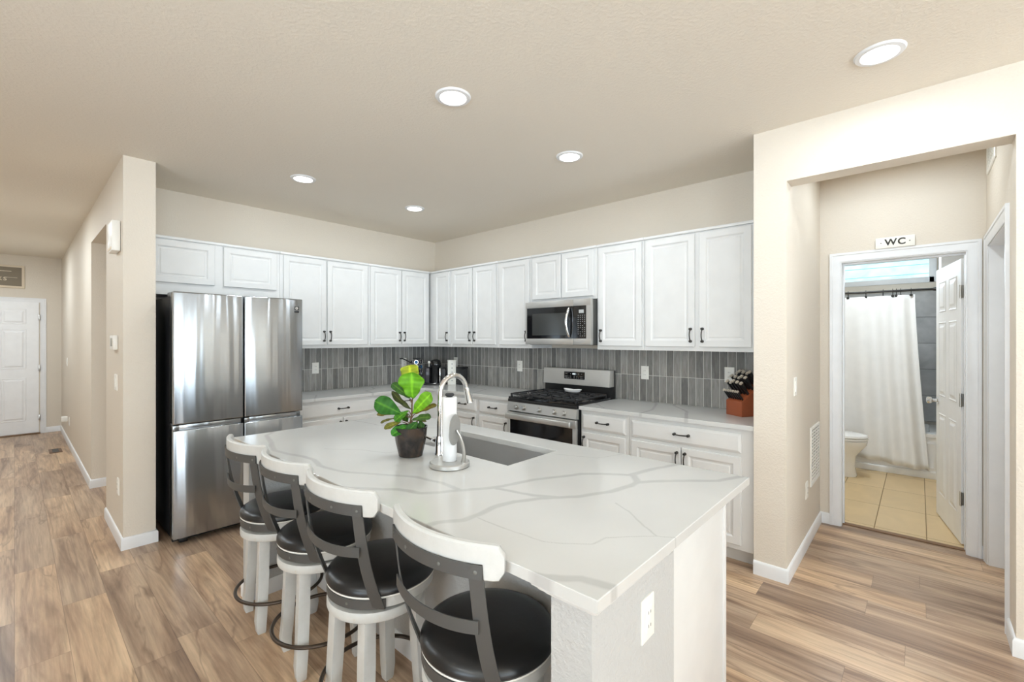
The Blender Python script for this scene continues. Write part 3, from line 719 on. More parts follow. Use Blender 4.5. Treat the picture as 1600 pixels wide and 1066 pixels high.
upper(TF, 1.665, 2.58, [(1.695, 2.106), (2.118, 2.563)], 'white two-door wall cabinet next to the refrigerator', handles=('R', 'L'))
upper(TF, 2.58, 3.40, [(2.599, 2.990), (3.002, 3.375)], 'white two-door wall cabinet on the fridge wall touching the corner', handles=('R', 'L'))

# base cabinets
TBR = rangeT(3.14); TBF = fridgeT(4.16)
BZ0, BZ1 = 0.10, 0.884
def base(T, u0, u1, drawer, doors, label, hd=True, handles=(), ends=None):
    a = T((u0+u1)/2, 0, -0.3)
    t = thing('base_cabinet', label, 'cabinet', (a.x, a.y, 0), 'white base cabinets')
    cab_body(t, T, u0+0.0008, u1-0.0008, BZ0, BZ1, 0.60)
    mb = MB(); p, q = T(u0+0.001, 0, -0.07), T(u1-0.001, 0, -0.59); mb.box(p.x, q.x, p.y, q.y, 0.0, BZ0); mb.build('toe_kick', M_CAB, t)
    if drawer: cab_door(t, T, drawer[0], drawer[1], 0.728, 0.852, (drawer[0]+drawer[1])/2 if hd else None, 0.795, DRAWP, 'drawer')
    for i, (p, q) in enumerate(doors):
        h = handles[i] if i < len(handles) else None
        cab_door(t, T, p, q, 0.135, 0.703, None if h is None else (p+0.024 if h == 'L' else q-0.024), 0.62)
    return t
base(TBR, -1.635, -0.775, (-1.61, -0.845), [(-1.61, -1.236), (-1.227, -0.845)], 'white base cabinet with one wide drawer below the knife block', handles=('R', 'L'))
base(TBR, -2.068, -1.635, (-2.05, -1.66), [(-2.05, -1.66)], 'white base cabinet with one drawer on the nook side of the range', handles=('L',))
base(TBR, -3.295, -2.85, (-3.271, -2.873), [(-3.271, -2.873)], 'white base cabinet with one drawer on the corner side of the range', handles=('R',))
cb = base(TBR, -4.155, -3.295, (-3.70, -3.317), [(-3.70, -3.317)], 'white corner base cabinet behind the faucet', handles=('R',))
MB().box(3.14, 3.745, 4.16, 4.765, 0.10, BZ1-0.001).build('corner_back', M_CAB, cb)
base(TBF, 1.66, 2.61, (1.69, 2.59), [(1.69, 2.135), (2.145, 2.59)], 'white base cabinet with one wide drawer beside the refrigerator', handles=('R', 'L'))
base(TBF, 2.61, 3.135, (2.64, 3.08), [(2.64, 3.08)], 'white base cabinet on the fridge wall behind the potted plant', handles=('L',))

# perimeter countertops
tag(vein_slab('countertop', [3.105, 3.748], [0.768, 2.070], lambda x, y: True, 0.885, 0.914, CVEINS, M_QUARTZ, 0.008), 'white veined quartz countertop running from the range to the nook wall', 'countertop')
tag(vein_slab('countertop', [1.645, 3.105, 3.748], [2.848, 4.125, 4.768], lambda x, y: x > 3.105 or y > 4.125, 0.885, 0.914, CVEINS, M_QUARTZ, 0.009), 'L-shaped white veined quartz countertop in the kitchen corner', 'countertop')
# backsplashes
tag(MB().box(3.738, 3.7495, 0.768, 4.757, 0.9145, 1.3715).build('backsplash', M_TILE_Y, smooth=False), 'grey vertical stacked tile backsplash behind the range', 'backsplash')
tag(MB().box(1.66, 3.738, 4.758, 4.7695, 0.9145, 1.3715).build('backsplash', M_TILE_X, smooth=False), 'grey vertical stacked tile backsplash beside the refrigerator', 'backsplash')

# ------------------------------------------------------------------ island
IX0, IX1, IY0, IY1, IZ = 0.833, 1.987, 0.507, 2.885, 0.905
SX0, SX1, SY0, SY1 = 1.46, 1.822, 1.345, 2.065
tag(vein_slab('island_countertop', [IX0, SX0, SX1, IX1], [IY0, SY0, SY1, IY1], lambda x, y: not (SX0 < x < SX1 and SY0 < y < SY1), IZ-0.029, IZ, VEINS, M_QUARTZ, 0.005), 'large white veined quartz island countertop with the sink cut into it', 'countertop')
isl = thing('kitchen_island', 'white kitchen island base with a textured end wall and panelled end', 'kitchen island', (1.4, 1.7, 0))
kw = MB(); kw.box(1.22, 1.338, 0.55, 2.865, 0, IZ-0.03).box(0.878, 1.22, 0.55, 0.665, 0, IZ-0.03).box(0.878, 1.22, 2.775, 2.865, 0, IZ-0.03)
kw.build('knee_wall', M_KNEE, isl, smooth=False)
pn = MB(); pn.box(1.339, 1.93, 0.585, 0.605, 0.0, IZ-0.03, 0.001); pn.box(1.339, 1.345, 0.575, 0.586, 0, IZ-0.03); pn.box(1.912, 1.934, 0.578, 0.60, 0.0, IZ-0.03, 0.002)
pn.build('end_panel', M_CAB, isl)
# hollow carcass: leave room for the sink
cs = MB(); cs.box(1.90, 1.93, 0.606, 2.865, 0.10, IZ-0.031).box(1.339, 1.90, 0.606, 0.62, 0.1, IZ-0.031).box(1.339, 1.90, 2.85, 2.865, 0.0, IZ-0.031).box(1.339, 1.86, 0.62, 2.85, 0.08, 0.10).box(1.845, 1.86, 0.62, 2.85, 0.0, 0.08)
cs.build('carcass', M_CAB, isl)
TI = lambda u, v, n: Vector((1.931+n, u, v))
for (a, b) in ((0.63, 1.06), (1.07, 1.50), (1.51, 1.94), (1.95, 2.38), (2.39, 2.84)):
    dd = MB().panel(lambda u, v, n: TI(u, v, n+0.02), a, b, 0.135, 0.703, DOORP).build('door', M_CAB, isl, smooth=False)
    pull(lambda u, v, n: TI(u, v, n+0.02), b-0.03, 0.62, 0.092, True, dd)
    dd = MB().panel(lambda u, v, n: TI(u, v, n+0.02), a, b, 0.728, 0.845, DRAWP).build('drawer', M_CAB, isl, smooth=False)
    pull(lambda u, v, n: TI(u, v, n+0.02), (a+b)/2, 0.785, 0.098, False, dd)
# moulding under the slab on the end wall
MP = [(0, 0.844), (0.010, 0.844), (0.012, 0.852), (0.022, 0.854), (0.026, 0.862), (0.034, 0.865), (0.037, 0.8758), (0, 0.8758)]
sweep(mo := MB(), [(1.338, 0.55), (0.878, 0.55), (0.878, 0.665), (1.22, 0.665)], MP, 1).build('moulding', M_CAB, isl)
sweep(mo := MB(), [(1.22, 2.775), (0.878, 2.775), (0.878, 2.865)], MP, 1).build('moulding', M_CAB, isl)
bs = MB(); sweep(bs, [(1.338, 0.55), (0.878, 0.55), (0.878, 0.665), (1.22, 0.665), (1.22, 2.775), (0.878, 2.775), (0.878, 2.865)], [(0, 0), (B, 0), (B, 0.07), (0.005, 0.083), (0, 0.083)], 1)
bs.build('baseboard', M_TRIM, isl)
# sink
s = MB(); d = 0.21; zt = IZ-0.0295; zb = zt-d
def rr(x0, x1, y0, y1, z, r=0.02):
    P = []
    for cx, cy, a0 in ((x0+r, y0+r, PI), (x1-r, y0+r, 1.5*PI), (x1-r, y1-r, 0), (x0+r, y1-r, 0.5*PI)):
        for i in range(5): P.append((cx+r*math.cos(a0+i*PI/8), cy+r*math.sin(a0+i*PI/8), z))
    return P
e = 0.004
s.loops([rr(SX0-0.02, SX1+0.02, SY0-0.02, SY1+0.02, zt-0.002), rr(SX0-0.02, SX1+0.02, SY0-0.02, SY1+0.02, zt), rr(SX0-e, SX1+e, SY0-e, SY1+e, zt), rr(SX0-e, SX1+e, SY0-e, SY1+e, zb+0.02), rr(SX0+0.014, SX1-0.014, SY0+0.014, SY1-0.014, zb), rr(SX0+0.012, SX1-0.012, SY0+0.012, SY1-0.012, zb-0.003), rr(SX0-e-0.002, SX1+e+0.002, SY0-e-0.002, SY1+e+0.002, zb+0.018), rr(SX0-e-0.002, SX1+e+0.002, SY0-e-0.002, SY1+e+0.002, zt-0.002)], True, False, False)
sk = thing('sink', 'rectangular stainless undermount sink in the island top', 'sink', ((SX0+SX1)/2, (SY0+SY1)/2, zb))
s.build('basin', M_SINK, sk)
MB().loops([rr(SX0+0.013, SX1-0.013, SY0+0.013, SY1-0.013, zb-0.001), rr(SX0+0.013, SX1-0.013, SY0+0.013, SY1-0.013, zb+0.001)]).build('basin_floor', M_SINK, sk)
MB().lathe(((SX0+SX1)/2, (SY0+SY1)/2, zb+0.001), [(0.055, 0), (0.055, 0.003), (0.04, 0.002), (0.038, 0.0), (0, 0)], 32).build('drain', M_CHROME, sk)
# faucet
fx, fy = 1.380, 1.715
ft = thing('faucet', 'tall chrome gooseneck pull-down faucet behind the paper towel holder', 'faucet', (fx, fy, IZ))
fb = MB(); fb.lathe((fx, fy, IZ), [(0.028, 0), (0.028, 0.006), (0.025, 0.012), (0.024, 0.06), (0.022, 0.075), (0.020, 0.09)], 32)
pts = [(fx, fy, IZ+0.08)]; R = 0.085; zc = 1.197
for i in range(5): pts.append((fx, fy, IZ+0.08 + (zc-IZ-0.08)*(i+1)/5))
for i in range(1, 17):
    a = PI - i*(PI+0.02)/16*0.93
    pts.append((fx+R+R*math.cos(a), fy, zc+R*math.sin(a)))
rs = [0.0175]+[0.0165-0.0008*i for i in range(5)]+[0.0122]*16
fb.tube(pts, rs, 20); fb.build('spout', M_CHROME, ft)
p0 = Vector(pts[-1]); dr = (Vector(pts[-1])-Vector(pts[-2])).normalized()
MB().lathe(p0 - dr*0.004, [(0.013, 0), (0.0145, 0.006), (0.0155, 0.03), (0.0185, 0.075), (0.0195, 0.082), (0.017, 0.084), (0, 0.0842)], 24, dr).build('spray_head', M_CHROME, ft)
lv = MB(); q = Vector((fx, fy+0.018, IZ+0.062))
lv.lathe(q, [(0.015, 0), (0.015, 0.034), (0.013, 0.038), (0, 0.039)], 24, (0, 1, 0)); lv.tube([q+Vector((0, 0.028, 0)), q+Vector((-0.010, 0.048, 0.006)), q+Vector((-0.018, 0.072, 0.014))], [0.007, 0.006, 0.005], 12)
lv.build('lever', M_CHROME, ft)
MB().box(fx+2*R-0.002, fx+2*R+0.004, fy-0.005, fy+0.005, p0.z-0.055, p0.z-0.03, 0.001).build('spray_button', M_BLACK, ft)
# paper towel holder
hx, hy = 1.285, 1.532
ht = thing('paper_towel_holder', 'brushed nickel paper towel holder with a slim white roll beside the sink', 'paper towel holder', (hx, hy, IZ))
MB().lathe((hx, hy, IZ), [(0.083, 0), (0.0875, 0.003), (0.0875, 0.018), (0.083, 0.022), (0.03, 0.024), (0, 0.024)], 56).build('base_plate', M_STEEL, ht)
MB().lathe((hx, hy, IZ+0.02), [(0.012, 0), (0.012, 0.285), (0.018, 0.288), (0.02, 0.294), (0.016, 0.300), (0, 0.301)], 24).build('post', M_IRON, ht)
camv = Vector((0.7417, 0.6707, 0)); rgt = Vector((0.6707, -0.7417, 0))
pn_ = (rgt*0.97 - camv*0.24).normalized(); ph_ = (-camv*0.97 - rgt*0.24).normalized()
oc = Vector((hx, hy, IZ+0.168)) + rgt*0.026 - camv*0.045
am = MB(); b0 = Vector((hx, hy, IZ+0.021))
am.tube([b0+rgt*0.062-camv*0.02, b0+rgt*0.066-camv*0.026+Vector((0, 0, 0.02)), b0+rgt*0.067-camv*0.03+Vector((0, 0, 0.05)), b0+rgt*0.060-camv*0.036+Vector((0, 0, 0.09)), b0+rgt*0.050-camv*0.042+Vector((0, 0, 0.12)), b0+rgt*0.036-camv*0.046+Vector((0, 0, 0.145))], [0.011, 0.009, 0.0075, 0.007, 0.0065, 0.006], 14)
am.build('tension_arm', M_NICKEL, ht)
ov = MB(); ov.loops([[oc + pn_*nx + ph_*(0.066*math.cos(2*PI*i/40)) + Vector((0, 0, 0.066*math.sin(2*PI*i/40))) for i in range(40)] for nx in (0.0, 0.003)])
ov.build('tension_plate', simple('grey_plate_metal', srgb(176, 175, 172), 0.4, 0.5), ht)
tr = tag(MB().lathe((hx, hy, IZ+0.0245), [(0.0305, 0), (0.0315, 0.002), (0.0315, 0.277), (0.0305, 0.279), (0.0135, 0.279), (0.0135, 0.0)], 40, cap0=False, cap1=False).build('paper_towel_roll', M_PAPER), 'nearly used up white paper towel roll on the nickel holder', 'paper towels')
# outlet on island end
def outlet(name, T, u, v, label, cat='outlet', group='white wall outlets', rocker=False, w=0.072, h=0.117, parent=None):
    p = T(u, v, 0)
    t = thing(name, label, cat, tuple(p), group)
    MB().panel(T, u-w/2, u+w/2, v-h/2, v+h/2, [(0, 0.0003), (0, 0.004), (0.003, 0.0065), (0.006, 0.007)]).build('plate', M_OUTLET, t)
    if rocker:
        MB().panel(T, u-0.016, u+0.016, v-0.033, v+0.033, [(0, 0.006), (0, 0.009), (0.002, 0.0105)]).build('rocker', M_OUTLET, t)
    else:
        MB().panel(T, u-0.0165, u+0.0165, v-0.033, v+0.033, [(0, 0.006), (0, 0.0085), (0.001, 0.009)]).build('socket', M_OUTLET, t)
        sl = MB()
        for dz in (-0.018, 0.018):
            for du in (-0.006, 0.006):
                sl.panel(T, u+du-0.0012, u+du+0.0012, v+dz-0.004, v+dz+0.004, [(0, 0.0088), (0, 0.0094)])
        sl.build('slots', M_SLOT, t, smooth=False)
    return t
outlet('wall_outlet', lambda u, v, n: Vector((u, 0.55-n, v)), 1.155, 0.705, 'white outlet on the textured end wall of the island')
RT = lambda u, v, n: Vector((3.738-n, -u, v)); FTT = lambda u, v, n: Vector((u, 4.758-n, v))
outlet('wall_outlet', RT, -3.262, 1.166, 'white outlet on the grey tiles just left of the range')
outlet('wall_outlet', RT, -1.795, 1.166, 'white outlet on the grey tiles just right of the range', w=0.072)
outlet('wall_outlet', RT, -1.094, 1.185, 'white outlet on the grey tiles behind the knife block')
outlet('wall_outlet', RT, -4.335, 1.175, 'white outlet on the grey tiles behind the small black container')
outlet('wall_outlet', FTT, 2.145, 1.155, 'white outlet on the grey tiles beside the refrigerator')
outlet('wall_outlet', FTT, 3.255, 1.17, 'white outlet on the grey tiles beside the pod carousel')
HT = lambda u, v, n: Vector((0.505-n, -u, v))
outlet('wall_outlet', HT, -4.285, 0.40, 'white outlet low on the beige wall end by the refrigerator')
outlet('light_switch', HT, -4.39, 1.145, 'white light switch below the thermostat', 'light switch', 'white light switches', True, w=0.115)
outlet('light_switch', HT, -8.95, 1.14, 'white light switch far down the hall wall', 'light switch', 'white light switches', True)
NT = lambda u, v, n: Vector((u, 0.5875-n, v))
outlet('light_switch', NT, 3.34, 1.16, 'white light switch on the nook wall above the vent', 'light switch', 'white light switches', True)
outlet('wall_outlet', NT, 3.74, 0.40, 'white outlet low on the nook wall below the vent')
nl = outlet('wall_outlet', HT, -8.6, 0.34, 'white outlet with a plugged-in night light far down the hall')
tag(MB().box(0.43, 0.495, 8.66, 8.76, 0.33, 0.40, 0.01).build('night_light', M_OUTLET), 'small white night light plugged in low on the hall wall', 'night light')
# thermostat, chime
th = thing('thermostat', 'white thermostat on the hall side of the wall end', 'thermostat', (0.505, 4.40, 1.435))
MB().box(0.478, 0.504, 4.31, 4.49, 1.385, 1.49, 0.006).build('case', M_OUTLET, th)
MB().box(0.4765, 0.4785, 4.36, 4.45, 1.41, 1.47, 0.001).build('screen', simple('grey_screen', srgb(150, 150, 140), 0.3), th)
chm = thing('door_chime', 'cream door chime box high on the wall end', 'door chime', (0.505, 4.27, 2.09))
MB().box(0.455, 0.504, 4.18, 4.38, 2.085, 2.30, 0.008).build('cover', M_OUTLET, chm)
MB().box(0.452, 0.460, 4.20, 4.36, 2.095, 2.115, 0.003).build('grille', M_CREAM, chm)
# vents
def vent(name, T, u0, u1, v0, v1, label, nl, vertical=False):
    t = thing(name, label, 'vent', tuple(T((u0+u1)/2, (v0+v1)/2, 0)))
    MB().panel(T, u0, u1, v0, v1, [(0, 0.0003), (0, 0.006), (0.004, 0.010), (0.02, 0.010), (0.024, 0.004)]).build('frame', M_OUTLET, t)
    MB().panel(T, u0+0.024, u1-0.024, v0+0.024, v1-0.024, [(0, 0.0035), (0, 0.0045)]).build('backing', M_SLOT, t, smooth=False)
    sl = MB(); a, b = v0+0.026, v1-0.026
    for i in range(nl):
        z = a + (b-a)*(i+0.5)/nl; hh = (b-a)/nl*0.30
        sl.panel(T, u0+0.022, u1-0.022, z-hh, z+hh, [(0, 0.004), (0, 0.009)])
    for k in (1, 2, 3):
        u = u0+(u1-u0)*k/4; sl.panel(T, u-0.002, u+0.002, a, b, [(0, 0.004), (0, 0.0095)])
    sl.build('louvres', M_OUTLET, t, smooth=False)
vent('return_vent', NT, 3.88, 4.25, 0.385, 0.815, 'white louvred return air vent low on the nook wall', 16)
vent('return_vent', lambda u, v, n: Vector((u, -0.333+n, v)), 3.80, 4.20, 2.52, 2.72, 'white air vent near the ceiling over the nook side door', 8)
fv = thing('floor_vent', 'small brown floor register in the hall floor', 'vent', (0.37, 8.37, 0))
MB().box(0.30, 0.42, 8.22, 8.52, 0, 0.006, 0.002).build('frame', simple('brown_register', srgb(110, 86, 68), 0.5), fv)
MB().box(0.33, 0.39, 8.25, 8.49, 0.006, 0.007).build('grille', M_SLOT, fv)
# WC sign
sg = thing('wc_sign', 'small cream sign reading WC on top of the bathroom door casing', 'sign', (4.315, 0.13, 2.133))
MB().box(4.306, 4.322, 0.02, 0.24, 2.133, 2.212, 0.002).build('board', M_SIGNW, sg)
text_mesh('lettering', 'WC', 0.064, M_INK, (4.3052, 0.128, 2.172), (PI/2, 0, -PI/2), sg, bold=0.0016)
dt = MB()
for y in (0.048, 0.208): dt.lathe((4.306, y, 2.172), [(0.0035, 0), (0.0035, 0.0012)], 12, (-1, 0, 0))
dt.build('dots', M_INK, sg)
# hall sign over front door
hs = thing('hall_sign', 'framed taupe sign with pale lettering above the front door', 'sign', (-0.3, 10.14, 2.24))
MB().box(-0.72, 0.105, 10.122, 10.148, 2.235, 2.575, 0.003).build('frame', M_CREAM, hs)
MB().box(-0.69, 0.075, 10.118, 10.123, 2.265, 2.545, 0.001).build('panel', M_TAUPE, hs)
lt = MB()
lt.box(-0.50, -0.03, 10.1172, 10.1182, 2.478, 2.486).box(-0.10, 0.03, 10.1172, 10.1182, 2.388, 2.393)
lt.build('rules', M_CREAM, hs)
text_mesh('lettering', 'ks', 0.11, M_CREAM, (-0.125, 10.1175, 2.375), (PI/2, 0, 0), hs)
# ------------------------------------------------------------------ refrigerator
FX0, FX1, FYF, FH = 0.742, 1.632, 3.857, 1.797
fr = thing('refrigerator', 'large stainless steel four-door refrigerator with dark sides', 'refrigerator', ((FX0+FX1)/2, 4.3, 0))
MB().box(FX0+0.012, FX1-0.012, 3.985, 4.70, 0.03, 1.775, 0.004).build('body', simple('charcoal_fridge_side', srgb(34, 35, 38), 0.35, 0.3), fr)
MB().box(FX0+0.010, FX1-0.010, 3.97, 3.986, 0.05, 1.765, 0.002).build('gasket_edge', simple('grey_gasket', srgb(128, 128, 128), 0.4, 0.4), fr)
fk = MB(); fk.box(FX0+0.02, FX1-0.02, 3.99, 4.02, 0.0, 0.05).box(FX0+0.05, FX0+0.1, 3.93, 3.98, 0.0, 0.03, 0.005).box(FX1-0.1, FX1-0.05, 3.93, 3.98, 0, 0.03, 0.005); fk.build('kick_plate', M_BLACK, fr)
mid = 1.187
for (a, b) in ((FX0, mid-0.004), (mid+0.004, FX1)):
    MB().box(a, b, FYF, 3.968, 0.860, FH, 0.009, 4).build('upper_door', M_FRIDGE, fr)
    lo = MB(); lo.box(a, b, FYF, 3.968, 0.055, 0.818, 0.006, 3); lo.build('lower_door', M_FRIDGE, fr)
    MB().box(a+0.035, b-0.012, FYF+0.02, 3.965, 0.818, 0.853, 0.002).build('grip_recess', M_FRIDGE, fr)
    MB().box(a, a+0.035, FYF+0.002, 3.967, 0.8185, 0.8535, 0.002).build('grip_end', M_FRIDGE, fr)
hc = MB(); hc.box(FX0+0.015, FX0+0.09, 3.93, 4.12, 1.776, 1.806, 0.006); hc.box(FX1-0.09, FX1-0.015, 3.93, 4.12, 1.776, 1.806, 0.006); hc.build('hinge_cover', simple('grey_hinge_cover', srgb(150, 150, 150), 0.4), fr)
bd = MB(); bd.box(1.563, 1.601, FYF-0.0012, FYF+0.001, 1.705, 1.735, 0.0004); bd.box(1.563, 1.601, FYF-0.0012, FYF+0.001, 1.683, 1.699, 0.0004); bd.build('energy_badge', M_BADGE, fr)
MB().lathe((1.582, FYF-0.0012, 1.7205), [(0.010, 0), (0.010, 0.0005), (0.006, 0.0005), (0.006, 0)], 20, (0, -1, 0), False, False).build('badge_mark', M_OUTLET, fr)

# ------------------------------------------------------------------ range
RY0, RY1 = 2.077, 2.840; RXF = 3.085
rg = thing('gas_range', 'stainless steel gas range with black grates', 'range', (3.4, 2.46, 0))
MB().box(RXF+0.02, 3.70, RY0+0.004, RY1-0.004, 0.02, 0.915, 0.003).build('body', simple('dark_range_body', srgb(40, 40, 42), 0.4, 0.3), rg)
MB().box(RXF+0.005, 3.64, RY0+0.001, RY1-0.001, 0.905, 0.930, 0.004).build('cooktop', M_BLACKGLOSS, rg)
MB().box(RXF-0.002, RXF+0.03, RY0+0.001, RY1-0.001, 0.885, 0.912, 0.003).build('front_trim', M_BLACK, rg)
cp = MB(); cp.loops([[(RXF+0.03, RY0, 0.885), (RXF+0.002, RY0, 0.885), (RXF-0.012, RY0, 0.805), (RXF+0.03, RY0, 0.800)], [(RXF+0.03, RY1, 0.885), (RXF+0.002, RY1, 0.885), (RXF-0.012, RY1, 0.805), (RXF+0.03, RY1, 0.800)]])
cp.build('control_panel', M_STEEL, rg, smooth=False)
for y in (2.728, 2.640, 2.463, 2.300, 2.200):
    kn = MB(); kn.lathe((RXF-0.005, y, 0.843), [(0.024, 0), (0.024, 0.006), (0.019, 0.008), (0.0175, 0.026), (0.015, 0.029), (0, 0.029)], 28, (-1, 0, 0.17)); kn.build('knob', M_NICKEL, rg)
od = MB(); od.box(RXF-0.012, RXF+0.018, RY0+0.001, RY1-0.001, 0.725, 0.795, 0.004).box(RXF-0.010, RXF+0.018, RY0+0.001, RY0+0.035, 0.20, 0.726, 0.002).box(RXF-0.010, RXF+0.018, RY1-0.035, RY1-0.001, 0.20, 0.726, 0.002).box(RXF-0.010, RXF+0.018, RY0+0.001, RY1-0.001, 0.19, 0.23, 0.002)
dr_ = od.build('oven_door', M_STEEL, rg)
MB().box(RXF-0.009, RXF+0.015, RY0+0.034, RY1-0.034, 0.228, 0.727).build('oven_glass', M_BLACKGLOSS, dr_)
hd = MB(); hd.box(RXF-0.072, RXF-0.045, RY0+0.022, RY1-0.022, 0.738, 0.787, 0.010, 3); hd.box(RXF-0.05, RXF-0.008, RY0+0.045, RY0+0.075, 0.748, 0.78, 0.004).box(RXF-0.05, RXF-0.008, RY1-0.075, RY1-0.045, 0.748, 0.78, 0.004); hd.build('handle', M_STEEL, dr_)
MB().box(RXF-0.008, RXF+0.02, RY0+0.002, RY1-0.002, 0.03, 0.183, 0.004).build('storage_drawer', M_STEEL, rg)
bk = MB(); bk.loops([[(3.615, RY0+0.002, 1.022), (3.625, RY0+0.002, 1.176), (3.70, RY0+0.002, 1.176), (3.70, RY0+0.002, 1.022)], [(3.615, RY1-0.002, 1.022), (3.625, RY1-0.002, 1.176), (3.70, RY1-0.002, 1.176), (3.70, RY1-0.002, 1.022)]])
bmesh.ops.bevel(bk.bm, geom=bk.bm.edges[:], offset=0.004, segments=2, profile=0.5, affect='EDGES'); bk.build('backguard', simple('satin_steel', srgb(196, 194, 190), 0.55, 0.35), rg)
MB().box(3.642, 3.725, RY0+0.004, RY1-0.004, 0.90, 1.172, 0.003).build('backguard_core', M_BLACK, rg)
dsp = MB(); dsp.box(3.6125, 3.628, 2.345, 2.578, 1.078, 1.148, 0.002); ds = dsp.build('display_panel', M_BLACKGLOSS, rg)
dg = MB(); dg.box(3.6118, 3.613, 2.445, 2.480, 1.121, 1.134); dg.build('clock_digits', M_DISPLAY, ds)
bt = MB()
for r_, z in enumerate((1.09, 1.104, 1.128)):
    for y in (2.36, 2.375, 2.39, 2.41, 2.43, 2.46, 2.50, 2.52, 2.545, 2.56):
        if random.random() < 0.75: bt.box(3.6118, 3.613, y-0.0025, y+0.0025, z-0.002, z+0.002)
bt.build('buttons', simple('pale_print', srgb(190, 190, 190), 0.5), ds, smooth=False)
# grates: three sections
for gi, (a, b) in enumerate(((2.095, 2.335), (2.34, 2.577), (2.582, 2.822))):
    g = MB(); x0, x1 = 3.10, 3.60; zt, th_ = 0.962, 0.006
    for y in (a, b-0.012): g.box(x0, x1, y, y+0.012, zt-0.014, zt, 0.002)
    for x in (x0, x1-0.012, (x0+x1)/2-0.006): g.box(x, x+0.012, a, b, zt-0.014, zt, 0.002)
    for xc in ((x0*3+x1)/4, (x0+x1*3)/4):
        for ang in (PI/2, 0, PI/4, 3*PI/4):
            dx, dy = math.cos(ang), math.sin(ang)
            for sgn in (-1, 1):
                L0, L1 = 0.03, 0.105 if ang in (0, PI/2) else 0.085
                g.tube([(xc+sgn*dx*L0, (a+b)/2+sgn*dy*L0, zt-0.005), (xc+sgn*dx*L1, (a+b)/2+sgn*dy*L1, zt-0.006)], 0.006, 6)
    for x in (x0+0.01, x1-0.01):
        for y in (a+0.006, b-0.006): g.box(x-0.008, x+0.008, y-0.006, y+0.006, 0.930, zt-0.012)
    g.build('grate', M_IRON, rg, smooth=False)
for (x, y) in ((3.225, 2.215), (3.475, 2.215), (3.225, 2.46), (3.475, 2.46), (3.225, 2.702), (3.475, 2.702)):
    MB().lathe((x, y, 0.930), [(0.05, 0), (0.05, 0.006), (0.034, 0.008), (0.034, 0.014), (0.03, 0.017), (0, 0.018)], 28).build('burner', M_IRON, rg)
# spoon rest
sp_ = MB(); cen = Vector((3.52, 2.43, 0.963)); Lp = []
for hgt, sc_ in ((0, 0.55), (0.004, 0.8), (0.022, 1.0), (0.024, 0.97), (0.008, 0.7), (0.006, 0.1)):
    Lp.append([cen + Vector((0.045*sc_*math.cos(t)*(1-0.25*math.sin(t)), 0.085*sc_*math.sin(t)+0.03*sc_*max(0, -math.sin(t))**3*-1, hgt*(1+0.4*abs(math.sin(t))))) for t in [2*PI*i/32 for i in range(32)]])
sp_.loops(Lp); tag(sp_.build('spoon_rest', M_CERAM), 'small white ceramic spoon rest lying on the range grates', 'spoon rest')

# ------------------------------------------------------------------ microwave
MX, MY0, MY1, MZ0, MZ1 = 3.322, 2.088, 2.828, 1.412, 1.814
mw = thing('microwave', 'stainless over-the-range microwave with a dark window', 'microwave', (3.5, 2.46, MZ0))
MB().box(MX+0.035, 3.735, MY0+0.003, MY1-0.003, MZ0+0.004, MZ1-0.002, 0.002).build('body', simple('grey_microwave_case', srgb(92, 92, 90), 0.45, 0.5), mw)
sx = MY0 + 0.185
df = MB(); zb1, zt0 = MZ0+0.056, MZ1-0.058
df.box(MX, MX+0.034, sx, MY1, zt0, MZ1, 0.003).box(MX, MX+0.034, sx, MY1, MZ0, zb1, 0.003).box(MX+0.002, MX+0.034, MY1-0.022, MY1, zb1, zt0)
mdo = df.build('door', M_STEEL, mw)
MB().box(MX+0.001, MX+0.033, sx+0.0005, MY1-0.018, zb1, zt0).build('door_glass', M_BLACKGLOSS, mdo)
MB().box(MX-0.0003, MX+0.004, sx+0.06, MY1-0.085, zb1+0.03, zt0-0.055, 0.0).build('window', simple('smoked_window', srgb(70, 71, 70), 0.12, 0.2), mdo)
hp = [Vector((MX-0.012-0.032*math.sin(PI*i/14), sx+0.035+0.012*math.sin(PI*i/14), zb1+0.012+(zt0-zb1-0.024)*i/14)) for i in range(15)]
hh = MB(); hh.tube(hp, [0.006]+[0.0115]*13+[0.006], 12)
hh.lathe(hp[0]+Vector((0.014, 0, 0.004)), [(0.006, 0), (0.006, 0.014)], 10, (-1, 0, 0)).lathe(hp[-1]+Vector((0.014, 0, -0.004)), [(0.006, 0), (0.006, 0.014)], 10, (-1, 0, 0)); hh.build('handle', M_CHROME, mdo)
cf = MB(); cf.box(MX, MX+0.034, MY0, sx-0.002, zt0, MZ1, 0.003).box(MX, MX+0.034, MY0, sx-0.002, MZ0, zb1, 0.003).box(MX+0.0008, MX+0.033, MY0+0.0008, MY0+0.05, zb1-0.002, zt0+0.002)
cpn = cf.build('control_surround', M_STEEL, mw)
MB().box(MX+0.001, MX+0.033, MY0+0.048, sx-0.0025, zb1, zt0).build('keypad', M_BLACKGLOSS, cpn)
MB().box(MX-0.0005, MX+0.002, MY0+0.075, MY0+0.125, zt0-0.065, zt0-0.035).build('clock_display', simple('grey_lcd', srgb(180, 182, 182), 0.3), cpn)
kb = MB()
for r_ in range(11):
    for c_ in range(4):
        if random.random() < 0.85: kb.box(MX-0.0005, MX+0.002, MY0+0.066+c_*0.022-0.004, MY0+0.066+c_*0.022+0.004, zt0-0.085-r_*0.018-0.003, zt0-0.085-r_*0.018+0.003)
kb.build('keys', simple('pale_key_print', srgb(150, 150, 150), 0.5), cpn, smooth=False)
MB().box(MX+0.04, 3.72, MY0+0.02, MY1-0.02, MZ0-0.002, MZ0+0.005).build('underside_grille', M_BLACK, mw)

# ------------------------------------------------------------------ knife block
kbk = thing('knife_block', 'cherry wood knife block full of black-handled knives', 'knife block', (3.52, 0.90, 0.914))
body = MB()
